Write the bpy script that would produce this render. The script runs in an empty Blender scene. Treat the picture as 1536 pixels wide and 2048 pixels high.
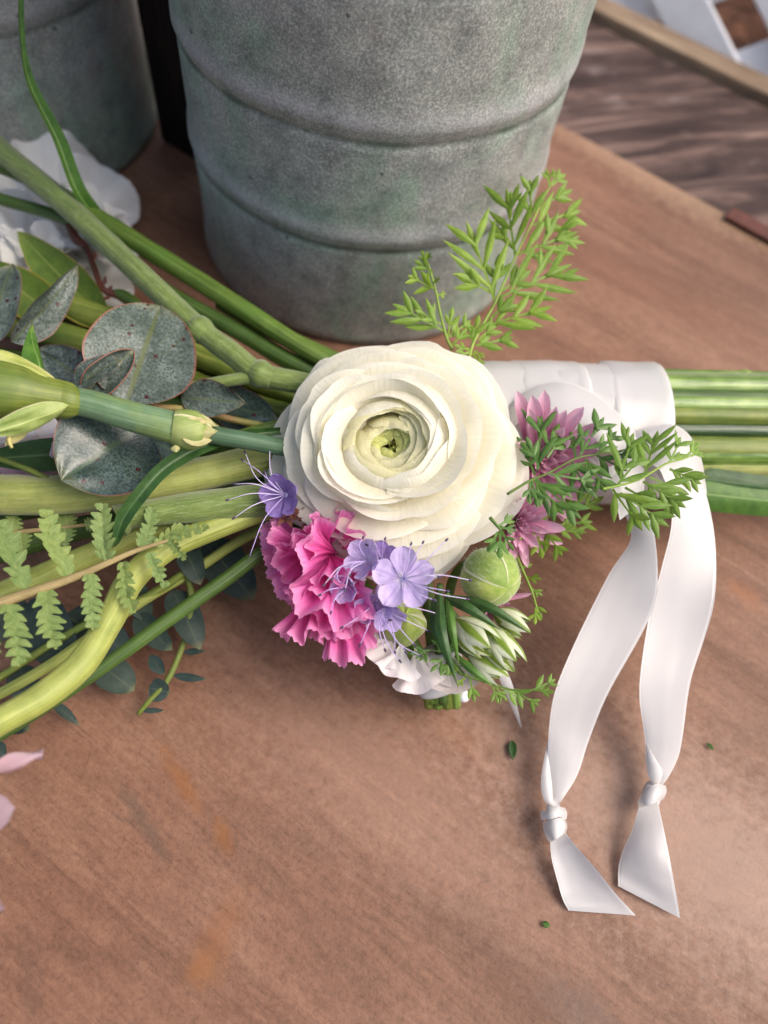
import bpy, math, random
from mathutils import Vector, Matrix, noise
random.seed(7)
R = math.radians
sc = bpy.context.scene
COL = sc.collection

# ------------------------------------------------------------------ camera, sky, sun, exposure
PITCH, ROLL, CAMH, FPX = R(60.55), R(10.6), 0.24, 1479.0
CAM = Vector((0, 0, CAMH))
_F = Vector((0, math.cos(PITCH), -math.sin(PITCH)))
_R0 = Vector((1, 0, 0)); _U0 = Vector((0, math.sin(PITCH), math.cos(PITCH)))
_R = _R0 * math.cos(ROLL) + _U0 * math.sin(ROLL)
_U = _U0 * math.cos(ROLL) - _R0 * math.sin(ROLL)
cd = bpy.data.cameras.new('camera'); cam = bpy.data.objects.new('camera', cd); COL.objects.link(cam)
m = Matrix((_R, _U, -_F)).transposed().to_4x4(); m.translation = CAM
cam.matrix_world = m
cd.sensor_fit = 'VERTICAL'; cd.sensor_height = 36; cd.lens = 36 * FPX / 2048
cd.clip_start = 0.005; cd.clip_end = 50
cd.dof.use_dof = True; cd.dof.focus_distance = 0.212; cd.dof.aperture_fstop = 6.5
sc.camera = cam

SUN_EL, SUN_AZ = 52, 88          # azimuth measured from +Y towards +X: from the right, level with the table
w = bpy.data.worlds.new('World'); sc.world = w; w.use_nodes = True
wn = w.node_tree; bg = wn.nodes['Background']
sky = wn.nodes.new('ShaderNodeTexSky'); sky.sky_type = 'NISHITA'; sky.sun_disc = False
sky.sun_elevation = R(SUN_EL); sky.sun_rotation = R(SUN_AZ); sky.dust_density = 6; sky.air_density = 1.0; sky.ozone_density = 0.6
wn.links.new(sky.outputs[0], bg.inputs[0]); bg.inputs[1].default_value = 0.14
sd = bpy.data.lights.new('sun', 'SUN'); sd.energy = 1.6; sd.angle = R(45); sd.color = (1, 0.95, 0.88)
sun = bpy.data.objects.new('sun', sd); COL.objects.link(sun)
sdir = Vector((math.sin(R(SUN_AZ)) * math.cos(R(SUN_EL)), math.cos(R(SUN_AZ)) * math.cos(R(SUN_EL)), math.sin(R(SUN_EL))))
sun.rotation_euler = sdir.to_track_quat('Z', 'Y').to_euler(); sun.location = sdir * 3
sc.view_settings.view_transform = 'Standard'; sc.view_settings.look = 'None'
sc.view_settings.exposure = 0.62; sc.view_settings.gamma = 1.0

# ------------------------------------------------------------------ pixel -> place
def W(x, y, z=0.0):
    d = _F + _R * ((x - 768) / FPX) + _U * ((1024 - y) / FPX)
    return CAM + d * ((z - CAMH) / d.z)
def depth(P): return (P - CAM).dot(_F)
def px(P, n): return n * depth(P) / FPX          # n photo pixels at P, in metres

# ------------------------------------------------------------------ object helpers
ORG = {}
def tag(o, label=None, cat=None, group=None, kind=None):
    if label: o['label'] = label
    if cat: o['category'] = cat
    if group: o['group'] = group
    if kind: o['kind'] = kind
    return o
def thing(name, loc, label, cat, group=None):
    o = bpy.data.objects.new(name, None); COL.objects.link(o)
    o.empty_display_size = 0.01; o.location = loc; ORG[o.name] = Vector(loc)
    return tag(o, label, cat, group)
def mk(name, V, F, UV, mat, parent=None, smooth=True, solid=0, loc=None):
    org = ORG[parent.name] if parent else (Vector(loc) if loc is not None else Vector((0, 0, 0)))
    me = bpy.data.meshes.new(name)
    me.from_pydata([tuple(v - org) for v in V], [], F)
    if UV:
        ul = me.uv_layers.new(name='UVMap')
        vi = [0] * len(me.loops); me.loops.foreach_get('vertex_index', vi)
        fl = []
        for i in vi: fl += UV[i]
        ul.data.foreach_set('uv', fl)
    if smooth: me.polygons.foreach_set('use_smooth', [True] * len(me.polygons))
    me.materials.append(mat); me.update()
    o = bpy.data.objects.new(name, me); COL.objects.link(o); ORG[o.name] = org
    if parent: o.parent = parent; o.location = (0, 0, 0)
    if parent and parent.type == 'EMPTY': pass
    if not parent: o.location = org
    if solid:
        md = o.modifiers.new('thickness', 'SOLIDIFY'); md.thickness = solid; md.offset = 0
    return o
class MB:
    def __init__(s): s.V = []; s.F = []; s.U = []
    def grid(s, fn, nu, nv, wrap=False):
        b = len(s.V); n = nu if wrap else nu + 1
        for j in range(nv + 1):
            for i in range(n):
                s.V.append(fn(i / nu, j / nv)); s.U.append((i / nu, j / nv))
        for j in range(nv):
            for i in range(nu):
                i2 = (i + 1) % n if wrap else i + 1
                s.F.append((b + j * n + i, b + j * n + i2, b + (j + 1) * n + i2, b + (j + 1) * n + i))
        return b
    def build(s, name, mat, parent=None, **k): return mk(name, s.V, s.F, s.U, mat, parent, **k)
def spline(P, n, closed=False):
    """Catmull-Rom through P (Vectors of any size), n samples."""
    m_ = len(P)
    if m_ == 2: P = [P[0], (P[0] + P[1]) / 2, P[1]]; m_ = 3
    Q = [P[0] * 2 - P[1]] + list(P) + [P[-1] * 2 - P[-2]]
    out = []
    for k in range(n):
        t = k / (n - 1) * (m_ - 1); i = min(int(t), m_ - 2); f = t - i
        a, b, c, d = Q[i], Q[i + 1], Q[i + 2], Q[i + 3]
        out.append(0.5 * ((2 * b) + (c - a) * f + (2 * a - 5 * b + 4 * c - d) * f * f + (3 * b - a - 3 * c + d) * f ** 3))
    return out
def nz(p, s=1.0): return noise.noise(Vector(p) * s)
def add_tube(mb, pts, rad, sides=10, n=None, caps=True, wob=0.0, flat=1.0, flute=0.0):
    """pts world points, rad list of radii (same length) in metres"""
    n = n or max(8, len(pts) * 5)
    C = spline(pts, n); RR = [v.x for v in spline([Vector((r, 0, 0)) for r in rad], n)]
    T = [(C[min(i + 1, n - 1)] - C[max(i - 1, 0)]).normalized() for i in range(n)]
    up = Vector((0.13, 0.2, 1)).normalized()
    ln = 0; b = len(mb.V); prev = None
    for i in range(n):
        if i: ln += (C[i] - C[i - 1]).length
        a = up - T[i] * up.dot(T[i]) if prev is None else prev - T[i] * prev.dot(T[i])
        a.normalize(); prev = a; c = T[i].cross(a)
        for k in range(sides):
            th = 2 * math.pi * k / sides
            r = RR[i] * (1 + wob * nz((math.cos(th) * 2 + C[i].x * 90, math.sin(th) * 2 + C[i].y * 90, C[i].z * 90)))
            if flute: r *= 1 + flute * math.cos(7 * th + 2 * nz((C[i].x * 30, C[i].y * 30, 1)))
            mb.V.append(C[i] + a * (math.cos(th) * r * flat) + c * (math.sin(th) * r)); mb.U.append((k / sides, ln * 20))
    for i in range(n - 1):
        for k in range(sides):
            k2 = (k + 1) % sides
            mb.F.append((b + i * sides + k, b + i * sides + k2, b + (i + 1) * sides + k2, b + (i + 1) * sides + k))
    if caps:
        mb.F.append(tuple(b + k for k in range(sides))[::-1]); mb.F.append(tuple(b + (n - 1) * sides + k for k in range(sides)))
    return C, RR
def P3(l): return [p[0] if isinstance(p[0], Vector) else W(*p[:3]) for p in l]
def add_stem(mb, pp, sides=12, **k):
    """pp: list of (px, py, z, width in photo pixels)"""
    pts = P3(pp); rad = [px(P, q[-1]) / 2 for P, q in zip(pts, pp)]
    return add_tube(mb, pts, rad, sides, **k)
def hairs(name, C, RR, mat, parent, n, ln=0.0016, lo=0.0, hi=1.0):
    mb = MB()
    for k in range(n):
        i = int((lo + (hi - lo) * random.random()) * (len(C) - 2)); f = random.random()
        p = C[i].lerp(C[i + 1], f); r = RR[i] + (RR[i + 1] - RR[i]) * f
        t = (C[i + 1] - C[i]).normalized()
        a = t.orthogonal().normalized(); a.rotate(Matrix.Rotation(random.random() * 6.283, 3, t))
        d = (a + t * random.uniform(-.5, .5) + Vector((random.uniform(-.4, .4),) * 3)).normalized()
        s = d.cross(t).normalized() * 0.00004; l = ln * random.uniform(.5, 1.2); q = p + a * r * .97
        b = len(mb.V); mb.V += [q - s, q + s, q + d * l]; mb.U += [(0, 0), (1, 0), (.5, 1)]; mb.F.append((b, b + 1, b + 2))
    o = mb.build(name, mat, parent); o['kind'] = 'stuff'; return o
SH = {
    'lance': lambda v: math.sin(math.pi * v ** 0.85) ** 0.9 if 0 < v < 1 else 0.0,
    'ovate': lambda v: math.sin(math.pi * v ** 0.7) ** 0.75 if 0 < v < 1 else 0.0,
    'round': lambda v: (max(0, 1 - (2 * v - 1) ** 2)) ** 0.5,
    'obov': lambda v: math.sin(math.pi * v ** 1.5) ** 0.7 if 0 < v < 1 else 0.0,
    'strap': lambda v: min(1, v * 6 + .25) * (max(0, 1 - v ** 5)) ** .6,
    'blade': lambda v: (min(1, .35 + v * 3)) * (1 - v) ** 0.55,
}
def add_leaf(mb, base, tip, w, nrm=None, shape='ovate', nu=6, nv=12, bend=0, cup=0, side=0, twist=0, rough=0, tw=None, roll=0, fold=0, ser=None, seed=0, shape2=None):
    """one blade from base to tip, w half width in metres"""
    d = tip - base; L = d.length; d = d.normalized()
    if nrm is None: nrm = (CAM - base).normalized()
    s = d.cross(nrm).normalized()
    if roll: s.rotate(Matrix.Rotation(R(roll), 3, d))
    n = s.cross(d).normalized(); f = SH[shape] if isinstance(shape, str) else shape
    def fn(u, v):
        U = 2 * u - 1; ww = w * (f(v) if not shape2 or U > 0 else shape2(v))
        if ser: ww *= 1 + ser[1] * math.sin(v * ser[0] * 6.283)
        ss, nn = s, n
        if twist:
            a = R(twist) * v; ss = s * math.cos(a) + n * math.sin(a); nn = n * math.cos(a) - s * math.sin(a)
        p = base + d * (L * v) + ss * (ww * U + side * L * math.sin(math.pi * v))
        h = bend * L * 4 * v * (1 - v) + cup * ww * U * U + fold * ww * abs(U)
        if rough: h += rough * L * nz((U * 1.7 + seed, v * 3.1, seed * 1.7)) * min(1, 3 * v)
        return p + nn * h
    mb.grid(fn, nu, nv)
def leaf(name, b, t, wpx, mat, parent, z=None, **k):
    B = W(*b); T = W(*t); mb = MB()
    solid = k.pop('solid', 0)
    add_leaf(mb, B, T, px((B + T) / 2, wpx) / 2, **k)
    return mb.build(name, mat, parent, solid=solid)

# ------------------------------------------------------------------ materials
class NT:
    def __init__(s, name):
        s.m = bpy.data.materials.new(name); s.m.use_nodes = True; s.t = s.m.node_tree; s.t.nodes.clear()
        s.out = s.n('ShaderNodeOutputMaterial')
    def n(s, ty, ins=None, **pr):
        nd = s.t.nodes.new(ty)
        for k, v in pr.items(): setattr(nd, k, v)
        for k, v in (ins or {}).items(): s.put(nd.inputs[k], v)
        return nd
    def put(s, sock, v):
        if isinstance(v, bpy.types.NodeSocket): s.t.links.new(v, sock)
        elif isinstance(v, bpy.types.Node): s.t.links.new(v.outputs[0], sock)
        else:
            if sock.type == 'RGBA' and len(v) == 3: v = (*v, 1)
            sock.default_value = v
    def math(s, op, a, b=0.0, clamp=False):
        nd = s.n('ShaderNodeMath', {0: a, 1: b}, operation=op); nd.use_clamp = clamp; return nd.outputs[0]
    def mix(s, f, a, b, bt='MIX'):
        nd = s.n('ShaderNodeMix', data_type='RGBA', blend_type=bt)
        s.put(nd.inputs[0], f); s.put(nd.inputs[6], a); s.put(nd.inputs[7], b); return nd.outputs[2]
    def ramp(s, f, stops, interp='LINEAR'):
        nd = s.n('ShaderNodeValToRGB', {0: f}); cr = nd.color_ramp; cr.interpolation = interp
        while len(cr.elements) > 1: cr.elements.remove(cr.elements[-1])
        for i, (p, c) in enumerate(stops):
            e = cr.elements[0] if i == 0 else cr.elements.new(p)
            e.position = p; e.color = (*c, 1) if len(c) == 3 else c
        return nd.outputs[0]
    def noise(s, vec, scale, detail=4, rough=.55, dist=0):
        nd = s.n('ShaderNodeTexNoise', {'Vector': vec, 'Scale': scale, 'Detail': detail, 'Roughness': rough, 'Distortion': dist}); return nd.outputs[0]
    def map(s, vec, scale=(1, 1, 1), rot=(0, 0, 0), loc=(0, 0, 0)):
        return s.n('ShaderNodeMapping', {'Vector': vec, 'Scale': scale, 'Rotation': rot, 'Location': loc}).outputs[0]
    def uv(s):
        t = s.n('ShaderNodeTexCoord'); sp = s.n('ShaderNodeSeparateXYZ', {0: t.outputs['UV']})
        return t.outputs['UV'], sp.outputs[0], sp.outputs[1], t.outputs['Object']
    def bump(s, h, strength=.3, dist=.0005):
        return s.n('ShaderNodeBump', {'Height': h, 'Strength': strength, 'Distance': dist}).outputs[0]
    def done(s, col, rough=.5, nrm=None, spec=.3, metal=0, trans=0, tcol=None, sheen=0, coat=0, aniso=0, sss=0):
        p = s.n('ShaderNodeBsdfPrincipled')
        s.put(p.inputs['Base Color'], col); s.put(p.inputs['Roughness'], rough)
        s.put(p.inputs['Specular IOR Level'], spec); s.put(p.inputs['Metallic'], metal)
        if nrm: s.put(p.inputs['Normal'], nrm)
        if sheen: p.inputs['Sheen Weight'].default_value = sheen
        if coat: p.inputs['Coat Weight'].default_value = coat
        if aniso: p.inputs['Anisotropic'].default_value = aniso
        if sss:
            p.inputs['Subsurface Weight'].default_value = sss; p.inputs['Subsurface Radius'].default_value = (1, .8, .5); p.inputs['Subsurface Scale'].default_value = .0015
        last = p.outputs[0]
        if trans:
            t = s.n('ShaderNodeBsdfTranslucent'); s.put(t.inputs[0], tcol if tcol is not None else col)
            if nrm: s.put(t.inputs['Normal'], nrm)
            last = s.n('ShaderNodeMixShader', {0: trans, 1: last, 2: t.outputs[0]}).outputs[0]
        s.t.links.new(last, s.out.inputs[0]); return s.m
def petal_mat(name, stops, trans=.35, rough=.5, streak=.12, freq=45, bump=.35, spec=.25, ux=None, blotch=None):
    s = NT(name); uv, u, v, ob = s.uv()
    col = s.ramp(v, stops)
    if ux:      # stripe along the middle: (colour, half width, softness)
        a = s.math('ABSOLUTE', s.math('SUBTRACT', u, .5))
        f = s.n('ShaderNodeMapRange', {0: a, 1: ux[1], 2: ux[1] + ux[2], 3: 1.0, 4: 0.0}).outputs[0]
        col = s.mix(f, col, ux[0])
    st = s.noise(s.map(uv, (freq, 2.5, 1)), 1.0, 3, .6, .4)
    big = s.noise(ob, 90, 2)
    d = s.ramp(st, [(.3, (1 - streak,) * 3), (.7, (1, 1, 1))])
    col = s.mix(1.0, col, d, 'MULTIPLY')
    d2 = s.ramp(big, [(.3, (.93, .93, .91)), (.7, (1, 1, 1))]); col = s.mix(1.0, col, d2, 'MULTIPLY')
    if blotch:
        col = s.mix(s.ramp(s.noise(ob, blotch[1], 3), [(.62, (0, 0, 0)), (.72, (1, 1, 1))]), col, blotch[0])
    h = s.math('ADD', st, s.math('MULTIPLY', s.noise(s.map(uv, (freq * .3, 9, 1)), 1, 2), .6))
    return s.done(col, rough, s.bump(h, bump, .0006), spec, trans=trans)
def leaf_mat(name, c1, c2, rib=None, edge=None, spots=None, rough=.5, trans=.25, bloom=None, scale=250, spec=.35, sheen=0, vein=10, bump=.3, ew=.475):
    s = NT(name); uv, u, v, ob = s.uv()
    n1 = s.noise(ob, scale, 5, .65); col = s.ramp(n1, [(.3, c1), (.7, c2)])
    rd = s.n('ShaderNodeObjectInfo').outputs['Random']; col = s.mix(1.0, col, s.ramp(rd, [(0, (.80, .84, .8)), (.5, (1, 1, 1)), (1, (1.22, 1.12, .95))]), 'MULTIPLY')
    col = s.mix(s.n('ShaderNodeMapRange', {0: v, 1: .86, 2: 1.0, 3: 0.0, 4: .30}).outputs[0], col, (.36, .33, .10))
    a = s.math('ABSOLUTE', s.math('SUBTRACT', u, .5))
    if bloom:
        f = s.ramp(s.noise(ob, 1250, 5, .8), [(.42, (.0,) * 3), (.60, (1, 1, 1))])
        f2 = s.ramp(s.noise(ob, 130, 3, .6), [(.34, (.25,) * 3), (.62, (.85,) * 3)])
        col = s.mix(s.math('MULTIPLY', f, f2), col, bloom)
    if spots:
        vo = s.n('ShaderNodeTexVoronoi', {'Vector': ob, 'Scale': 230.0}); vo2 = s.n('ShaderNodeSeparateColor', {0: vo.outputs['Color']})
        f = s.math('MULTIPLY', s.math('LESS_THAN', vo.outputs['Distance'], .17), s.math('LESS_THAN', vo2.outputs[0], .6))
        col = s.mix(f, col, spots)
    if rib:
        f = s.n('ShaderNodeMapRange', {0: a, 1: .012, 2: .035, 3: .85, 4: 0.0}).outputs[0]; col = s.mix(f, col, rib)
        br = s.n('ShaderNodeTexWave', {'Vector': s.map(uv, (1, 1, 1)), 'Scale': 1.0}, wave_type='BANDS')
        ang = s.math('SUBTRACT', s.math('MULTIPLY', v, vein), s.math('MULTIPLY', a, vein * 1.1))
        sn = s.math('SINE', s.math('MULTIPLY', ang, 6.283))
        f = s.math('MULTIPLY', s.math('GREATER_THAN', sn, .965), .35); col = s.mix(f, col, rib)
    if edge:
        e = s.math('MAXIMUM', a, s.math('MULTIPLY', s.math('SUBTRACT', v, .5), .998))
        f = s.n('ShaderNodeMapRange', {0: a, 1: ew, 2: ew + (.5 - ew) * .7, 3: 0.0, 4: .85}).outputs[0]; col = s.mix(f, col, edge)
    h = s.noise(ob, scale * 5, 3)
    return s.done(col, rough, s.bump(h, bump, .0003), spec, trans=trans, sheen=sheen)
def stem_mat(name, c1, c2, c3=None, rough=.45, fuzz=0, sheen=0, stripe=9, spec=.35):
    s = NT(name); uv, u, v, ob = s.uv()
    st = s.noise(s.map(uv, (stripe * 2.2, .8, 1)), 1.0, 5, .7)
    col = s.ramp(st, [(.38, c1), (.60, c2)])
    col = s.mix(1.0, col, s.ramp(s.noise(ob, 130, 4, .6), [(.3, (.72, .74, .66)), (.7, (1.1, 1.08, 1.05))]), 'MULTIPLY')
    col = s.mix(s.ramp(s.noise(s.map(uv, (14, 5, 1)), 1.0, 3, .6), [(.70, (0, 0, 0)), (.78, (.55,) * 3)]), col, (.12, .08, .03))
    if c3: col = s.mix(s.ramp(s.noise(ob, 70, 3), [(.45, (0, 0, 0)), (.7, (.8,) * 3)]), col, c3)
    h = st
    if fuzz:
        fz = s.noise(s.map(uv, (60, 9, 1)), 1, 4, .7)
        col = s.mix(s.ramp(fz, [(.5, (0, 0, 0)), (.72, (fuzz,) * 3)]), col, (.36, .43, .22)); h = s.math('ADD', st, fz)
    return s.done(col, rough, s.bump(h, .4, .0005), spec, sheen=sheen, sss=.0)

M = {}
# base colours are linear albedo
M['ranun'] = petal_mat('ranunculus_petal', [(0, (.74, .72, .32)), (.3, (.91, .84, .56)), (.62, (.94, .89, .70)), (.9, (.95, .92, .79)), (1, (.96, .94, .86))], trans=.5, streak=.05, freq=38, bump=.30)
M['ranun_in'] = petal_mat('ranunculus_inner_petal', [(0, (.62, .66, .20)), (.5, (.82, .82, .46)), (1, (.93, .89, .62))], trans=.5, streak=.05, freq=24, bump=.35)
M['ranun_eye'] = petal_mat('ranunculus_eye_petal', [(0, (.24, .28, .03)), (.6, (.50, .55, .10)), (1, (.70, .72, .26))], trans=.25, streak=.25, freq=14, bump=.5)
M['pink'] = petal_mat('carnation_petal', [(0, (.80, .09, .36)), (.45, (.93, .11, .48)), (.85, (.95, .22, .60)), (1, (.96, .42, .72))], trans=.42, streak=.16, freq=34, bump=.6)
M['lilac'] = petal_mat('phacelia_petal', [(0, (.80, .72, .86)), (.25, (.58, .46, .80)), (1, (.66, .55, .86))], trans=.3, streak=.2, freq=9, bump=.4, ux=((.50, .38, .74), .012, .03))
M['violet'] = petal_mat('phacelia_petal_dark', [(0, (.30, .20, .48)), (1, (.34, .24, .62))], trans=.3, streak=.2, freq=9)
M['mauve'] = petal_mat('chrysanthemum_petal', [(0, (.68, .18, .38)), (.4, (.78, .32, .52)), (1, (.88, .56, .70))], trans=.3, streak=.25, freq=7, bump=.5)
M['white'] = petal_mat('white_petal', [(0, (.62, .66, .40)), (.3, (.84, .82, .80)), (1, (.86, .81, .83))], trans=.35, streak=.08, freq=14)
M['blush'] = petal_mat('blush_petal', [(0, (.70, .48, .52)), (.6, (.76, .50, .56)), (1, (.80, .58, .62))], trans=.35, streak=.1, freq=14)
M['crepe'] = petal_mat('white_ruffled_petal', [(0, (.76, .76, .70)), (.4, (.88, .88, .88)), (1, (.90, .90, .90))], trans=.25, streak=.06, freq=18, bump=.8)
M['bract'] = petal_mat('striped_bract', [(0, (.70, .72, .45)), (.4, (.74, .78, .56)), (.85, (.74, .78, .60)), (1, (.26, .36, .05))], trans=.35, streak=.15, freq=12, ux=((.25, .37, .05), .13, .12))
M['stamen'] = NT('stamen').done((.46, .36, .66), .5)
M['stamen_pale'] = NT('pale_stamen').done((.58, .50, .72), .5)
M['anther'] = NT('anther').done((.07, .05, .09), .7)
M['dry'] = NT('dry_calyx').done((.14, .05, .035), .8)
M['euc'] = leaf_mat('eucalyptus_leaf', (.020, .034, .026), (.045, .066, .052), rib=(.09, .11, .04), edge=(.24, .085, .055), spots=(.04, .008, .010), bloom=(.21, .255, .24), rough=.42, trans=.06, vein=7)
M['euc_wet'] = leaf_mat('eucalyptus_leaf_dark', (.012, .026, .020), (.028, .050, .040), rib=(.05, .085, .045), edge=(.22, .085, .06), spots=(.04, .008, .010), bloom=(.10, .14, .135), rough=.25, trans=.06, vein=7, spec=.5)
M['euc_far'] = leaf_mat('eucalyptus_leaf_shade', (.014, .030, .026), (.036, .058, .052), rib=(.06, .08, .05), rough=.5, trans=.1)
M['carrot'] = leaf_mat('feathery_leaf', (.13, .24, .022), (.24, .38, .045), rib=(.34, .44, .12), rough=.45, trans=.33, vein=5)
M['carrot_d'] = leaf_mat('feathery_leaf_dark', (.045, .12, .022), (.11, .22, .045), rib=(.20, .32, .09), rough=.42, trans=.22, vein=5)
M['carrot_m'] = leaf_mat('feathery_leaf_mid', (.11, .21, .022), (.20, .33, .05), rib=(.26, .36, .10), rough=.45, trans=.28, vein=5)
M['fern'] = leaf_mat('tansy_leaf', (.12, .20, .055), (.22, .30, .10), rib=(.32, .38, .16), rough=.6, trans=.28, vein=9, scale=500)
M['leaf'] = leaf_mat('green_leaf', (.045, .12, .018), (.10, .22, .035), rib=(.22, .34, .10), rough=.4, trans=.25)
M['leaf_deep'] = leaf_mat('deep_green_leaf', (.018, .055, .014), (.045, .11, .025), rib=(.09, .16, .05), rough=.4, trans=.18)
M['leaf_yt'] = leaf_mat('olive_leaf', (.06, .12, .015), (.13, .20, .03), rib=(.2, .26, .06), edge=(.45, .28, .04), rough=.5, trans=.2)
M['calyx'] = leaf_mat('calyx', (.20, .29, .06), (.46, .50, .20), edge=(.66, .62, .40), rib=(.45, .5, .18), rough=.5, trans=.15, scale=120)
M['sheath'] = leaf_mat('papery_sheath', (.34, .38, .10), (.66, .56, .34), rough=.6, trans=.3, scale=200, edge=(.5, .33, .16))
M['bud'] = leaf_mat('bud_sepal', (.14, .25, .025), (.40, .48, .13), rough=.55, trans=.12, scale=140, sheen=.4, edge=(.62, .62, .42), ew=.42)
M['st_fuzz'] = stem_mat('fuzzy_stem', (0.086, 0.140, 0.023), (0.156, 0.218, 0.047), fuzz=.55, rough=.6, sheen=.3)
M['st_mid'] = stem_mat('green_stem', (0.055, 0.101, 0.014), (0.140, 0.218, 0.043), c3=(0.078, 0.156, 0.023))
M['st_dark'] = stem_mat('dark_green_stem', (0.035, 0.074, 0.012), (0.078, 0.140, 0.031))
M['st_yel'] = stem_mat('yellow_green_stem', (0.195, 0.242, 0.039), (0.359, 0.390, 0.117), c3=(0.296, 0.328, 0.078), rough=.5)
M['st_pale'] = stem_mat('pale_hairy_stem', (0.203, 0.242, 0.047), (0.328, 0.351, 0.101), fuzz=.3, rough=.55, sheen=.3)
M['st_olive'] = stem_mat('olive_stem', (0.086, 0.125, 0.017), (0.195, 0.234, 0.047), c3=(0.078, 0.133, 0.023))
M['st_blue'] = stem_mat('bluish_stem', (0.078, 0.156, 0.078), (0.172, 0.257, 0.156), c3=(0.203, 0.265, 0.047), rough=.5)
M['st_blued'] = stem_mat('deep_bluish_stem', (0.039, 0.086, 0.047), (0.078, 0.148, 0.086), rough=.5)
M['st_cut'] = stem_mat('handle_stem', (.055, .125, .016), (.20, .32, .06), c3=(.26, .36, .09), rough=.3, spec=.5)
M['st_cutd'] = stem_mat('dark_handle_stem', (0.012, 0.035, 0.012), (0.039, 0.086, 0.023), rough=.3, spec=.5)
M['st_red'] = stem_mat('reddish_stem', (0.234, 0.094, 0.047), (0.328, 0.234, 0.101), c3=(0.172, 0.218, 0.039), rough=.4)
M['twig'] = stem_mat('red_twig', (.075, .020, .012), (.17, .06, .042), rough=.5)
M['rachis'] = stem_mat('brown_rachis', (.22, .15, .07), (.34, .28, .13), rough=.6)
M['rach_g'] = stem_mat('green_rachis', (.16, .27, .03), (.30, .42, .08))
M['hair'] = NT('plant_hair').done((.62, .66, .50), .5, trans=.4)

def satin():
    s = NT('ivory_satin'); uv, u, v, ob = s.uv()
    a = s.math('ABSOLUTE', s.math('SUBTRACT', u, .5))
    hem = s.n('ShaderNodeMapRange', {0: a, 1: .455, 2: .47, 3: 0.0, 4: 1.0}).outputs[0]
    weave = s.noise(s.map(uv, (260, 60, 1), rot=(0, 0, .6)), 1, 2)
    col = s.mix(hem, (.62, .605, .60), (.71, .69, .68))
    wr = s.noise(s.map(uv, (5, 1.5, 1)), 1.0, 4, .6, .5)
    h = s.math('ADD', s.math('MULTIPLY', weave, .25), s.math('ADD', s.math('MULTIPLY', hem, .7), s.math('MULTIPLY', wr, .18)))
    return s.done(col, .25, s.bump(h, .30, .0005), .7, aniso=.5, trans=.28, sheen=.1)
M['satin'] = satin()
def zinc(beads):
    s = NT('galvanised_zinc'); uv, u, v, ob = s.uv()
    n1 = s.noise(ob, 1250, 4, .8); n2 = s.noise(ob, 24, 5, .62, .8); n3 = s.noise(ob, 380, 4, .7); n4 = s.noise(s.map(ob, (1, 1, .3)), 42, 5, .65); n5 = s.noise(ob, 110, 5, .7)
    col = s.ramp(n1, [(.30, (.14, .152, .147)), (.5, (.29, .305, .29)), (.70, (.58, .585, .55))])
    col = s.mix(s.ramp(n2, [(.44, (0, 0, 0)), (.66, (.75,) * 3)]), col, s.ramp(n1, [(.3, (.10, .175, .13)), (.72, (.36, .52, .40))]))
    col = s.mix(s.ramp(n4, [(.54, (0, 0, 0)), (.74, (.5,) * 3)]), col, s.ramp(n1, [(.3, (.17, .145, .12)), (.72, (.44, .38, .325))]))
    col = s.mix(1.0, col, s.ramp(n5, [(.3, (.66, .67, .68)), (.5, (1, 1, 1)), (.7, (1.22, 1.22, 1.2))]), 'MULTIPLY')
    for bz in beads:
        d = s.math('ABSOLUTE', s.math('SUBTRACT', s.math('ADD', v, s.math('MULTIPLY', s.math('SUBTRACT', n5, .5), .006)), bz + .0015))
        f = s.n('ShaderNodeMapRange', {0: d, 1: .0005, 2: .0065, 3: 1.0, 4: 0.0}).outputs[0]
        f = s.math('MULTIPLY', f, s.ramp(n5, [(.35, (.25,) * 3), (.62, (1,) * 3)]))
        col = s.mix(f, col, s.ramp(n1, [(.3, (.20, .20, .205)), (.7, (.50, .49, .50))]))
        g = s.math('ABSOLUTE', s.math('SUBTRACT', v, bz - .0052)); f = s.n('ShaderNodeMapRange', {0: g, 1: .0004, 2: .0020, 3: .8, 4: 0.0}).outputs[0]  # shadow line beneath each bead, painted into the zinc colour
        col = s.mix(s.math('MULTIPLY', f, s.ramp(n2, [(.35, (.3,) * 3), (.6, (1,) * 3)])), col, (.055, .085, .06))
    sp = s.n('ShaderNodeTexVoronoi', {'Vector': ob, 'Scale': 150.0}); c = s.n('ShaderNodeSeparateColor', {0: sp.outputs['Color']})
    f = s.math('MULTIPLY', s.math('LESS_THAN', s.math('ADD', sp.outputs['Distance'], s.math('MULTIPLY', n3, .35)), .30), s.math('LESS_THAN', c.outputs[0], .10))
    col = s.mix(s.math('MULTIPLY', f, .7), col, (.04, .04, .04))
    sc2 = s.noise(s.map(ob, (30, 30, 300), rot=(.5, .3, 0)), 1, 2); col = s.mix(s.ramp(sc2, [(.74, (0, 0, 0)), (.78, (.4,) * 3)]), col, (.45, .46, .44))
    return s.done(col, s.math('ADD', .42, s.math('MULTIPLY', n3, .3)), s.bump(s.math('ADD', n1, s.math('MULTIPLY', n3, .8)), .35, .0004), .4, metal=.2)
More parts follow.
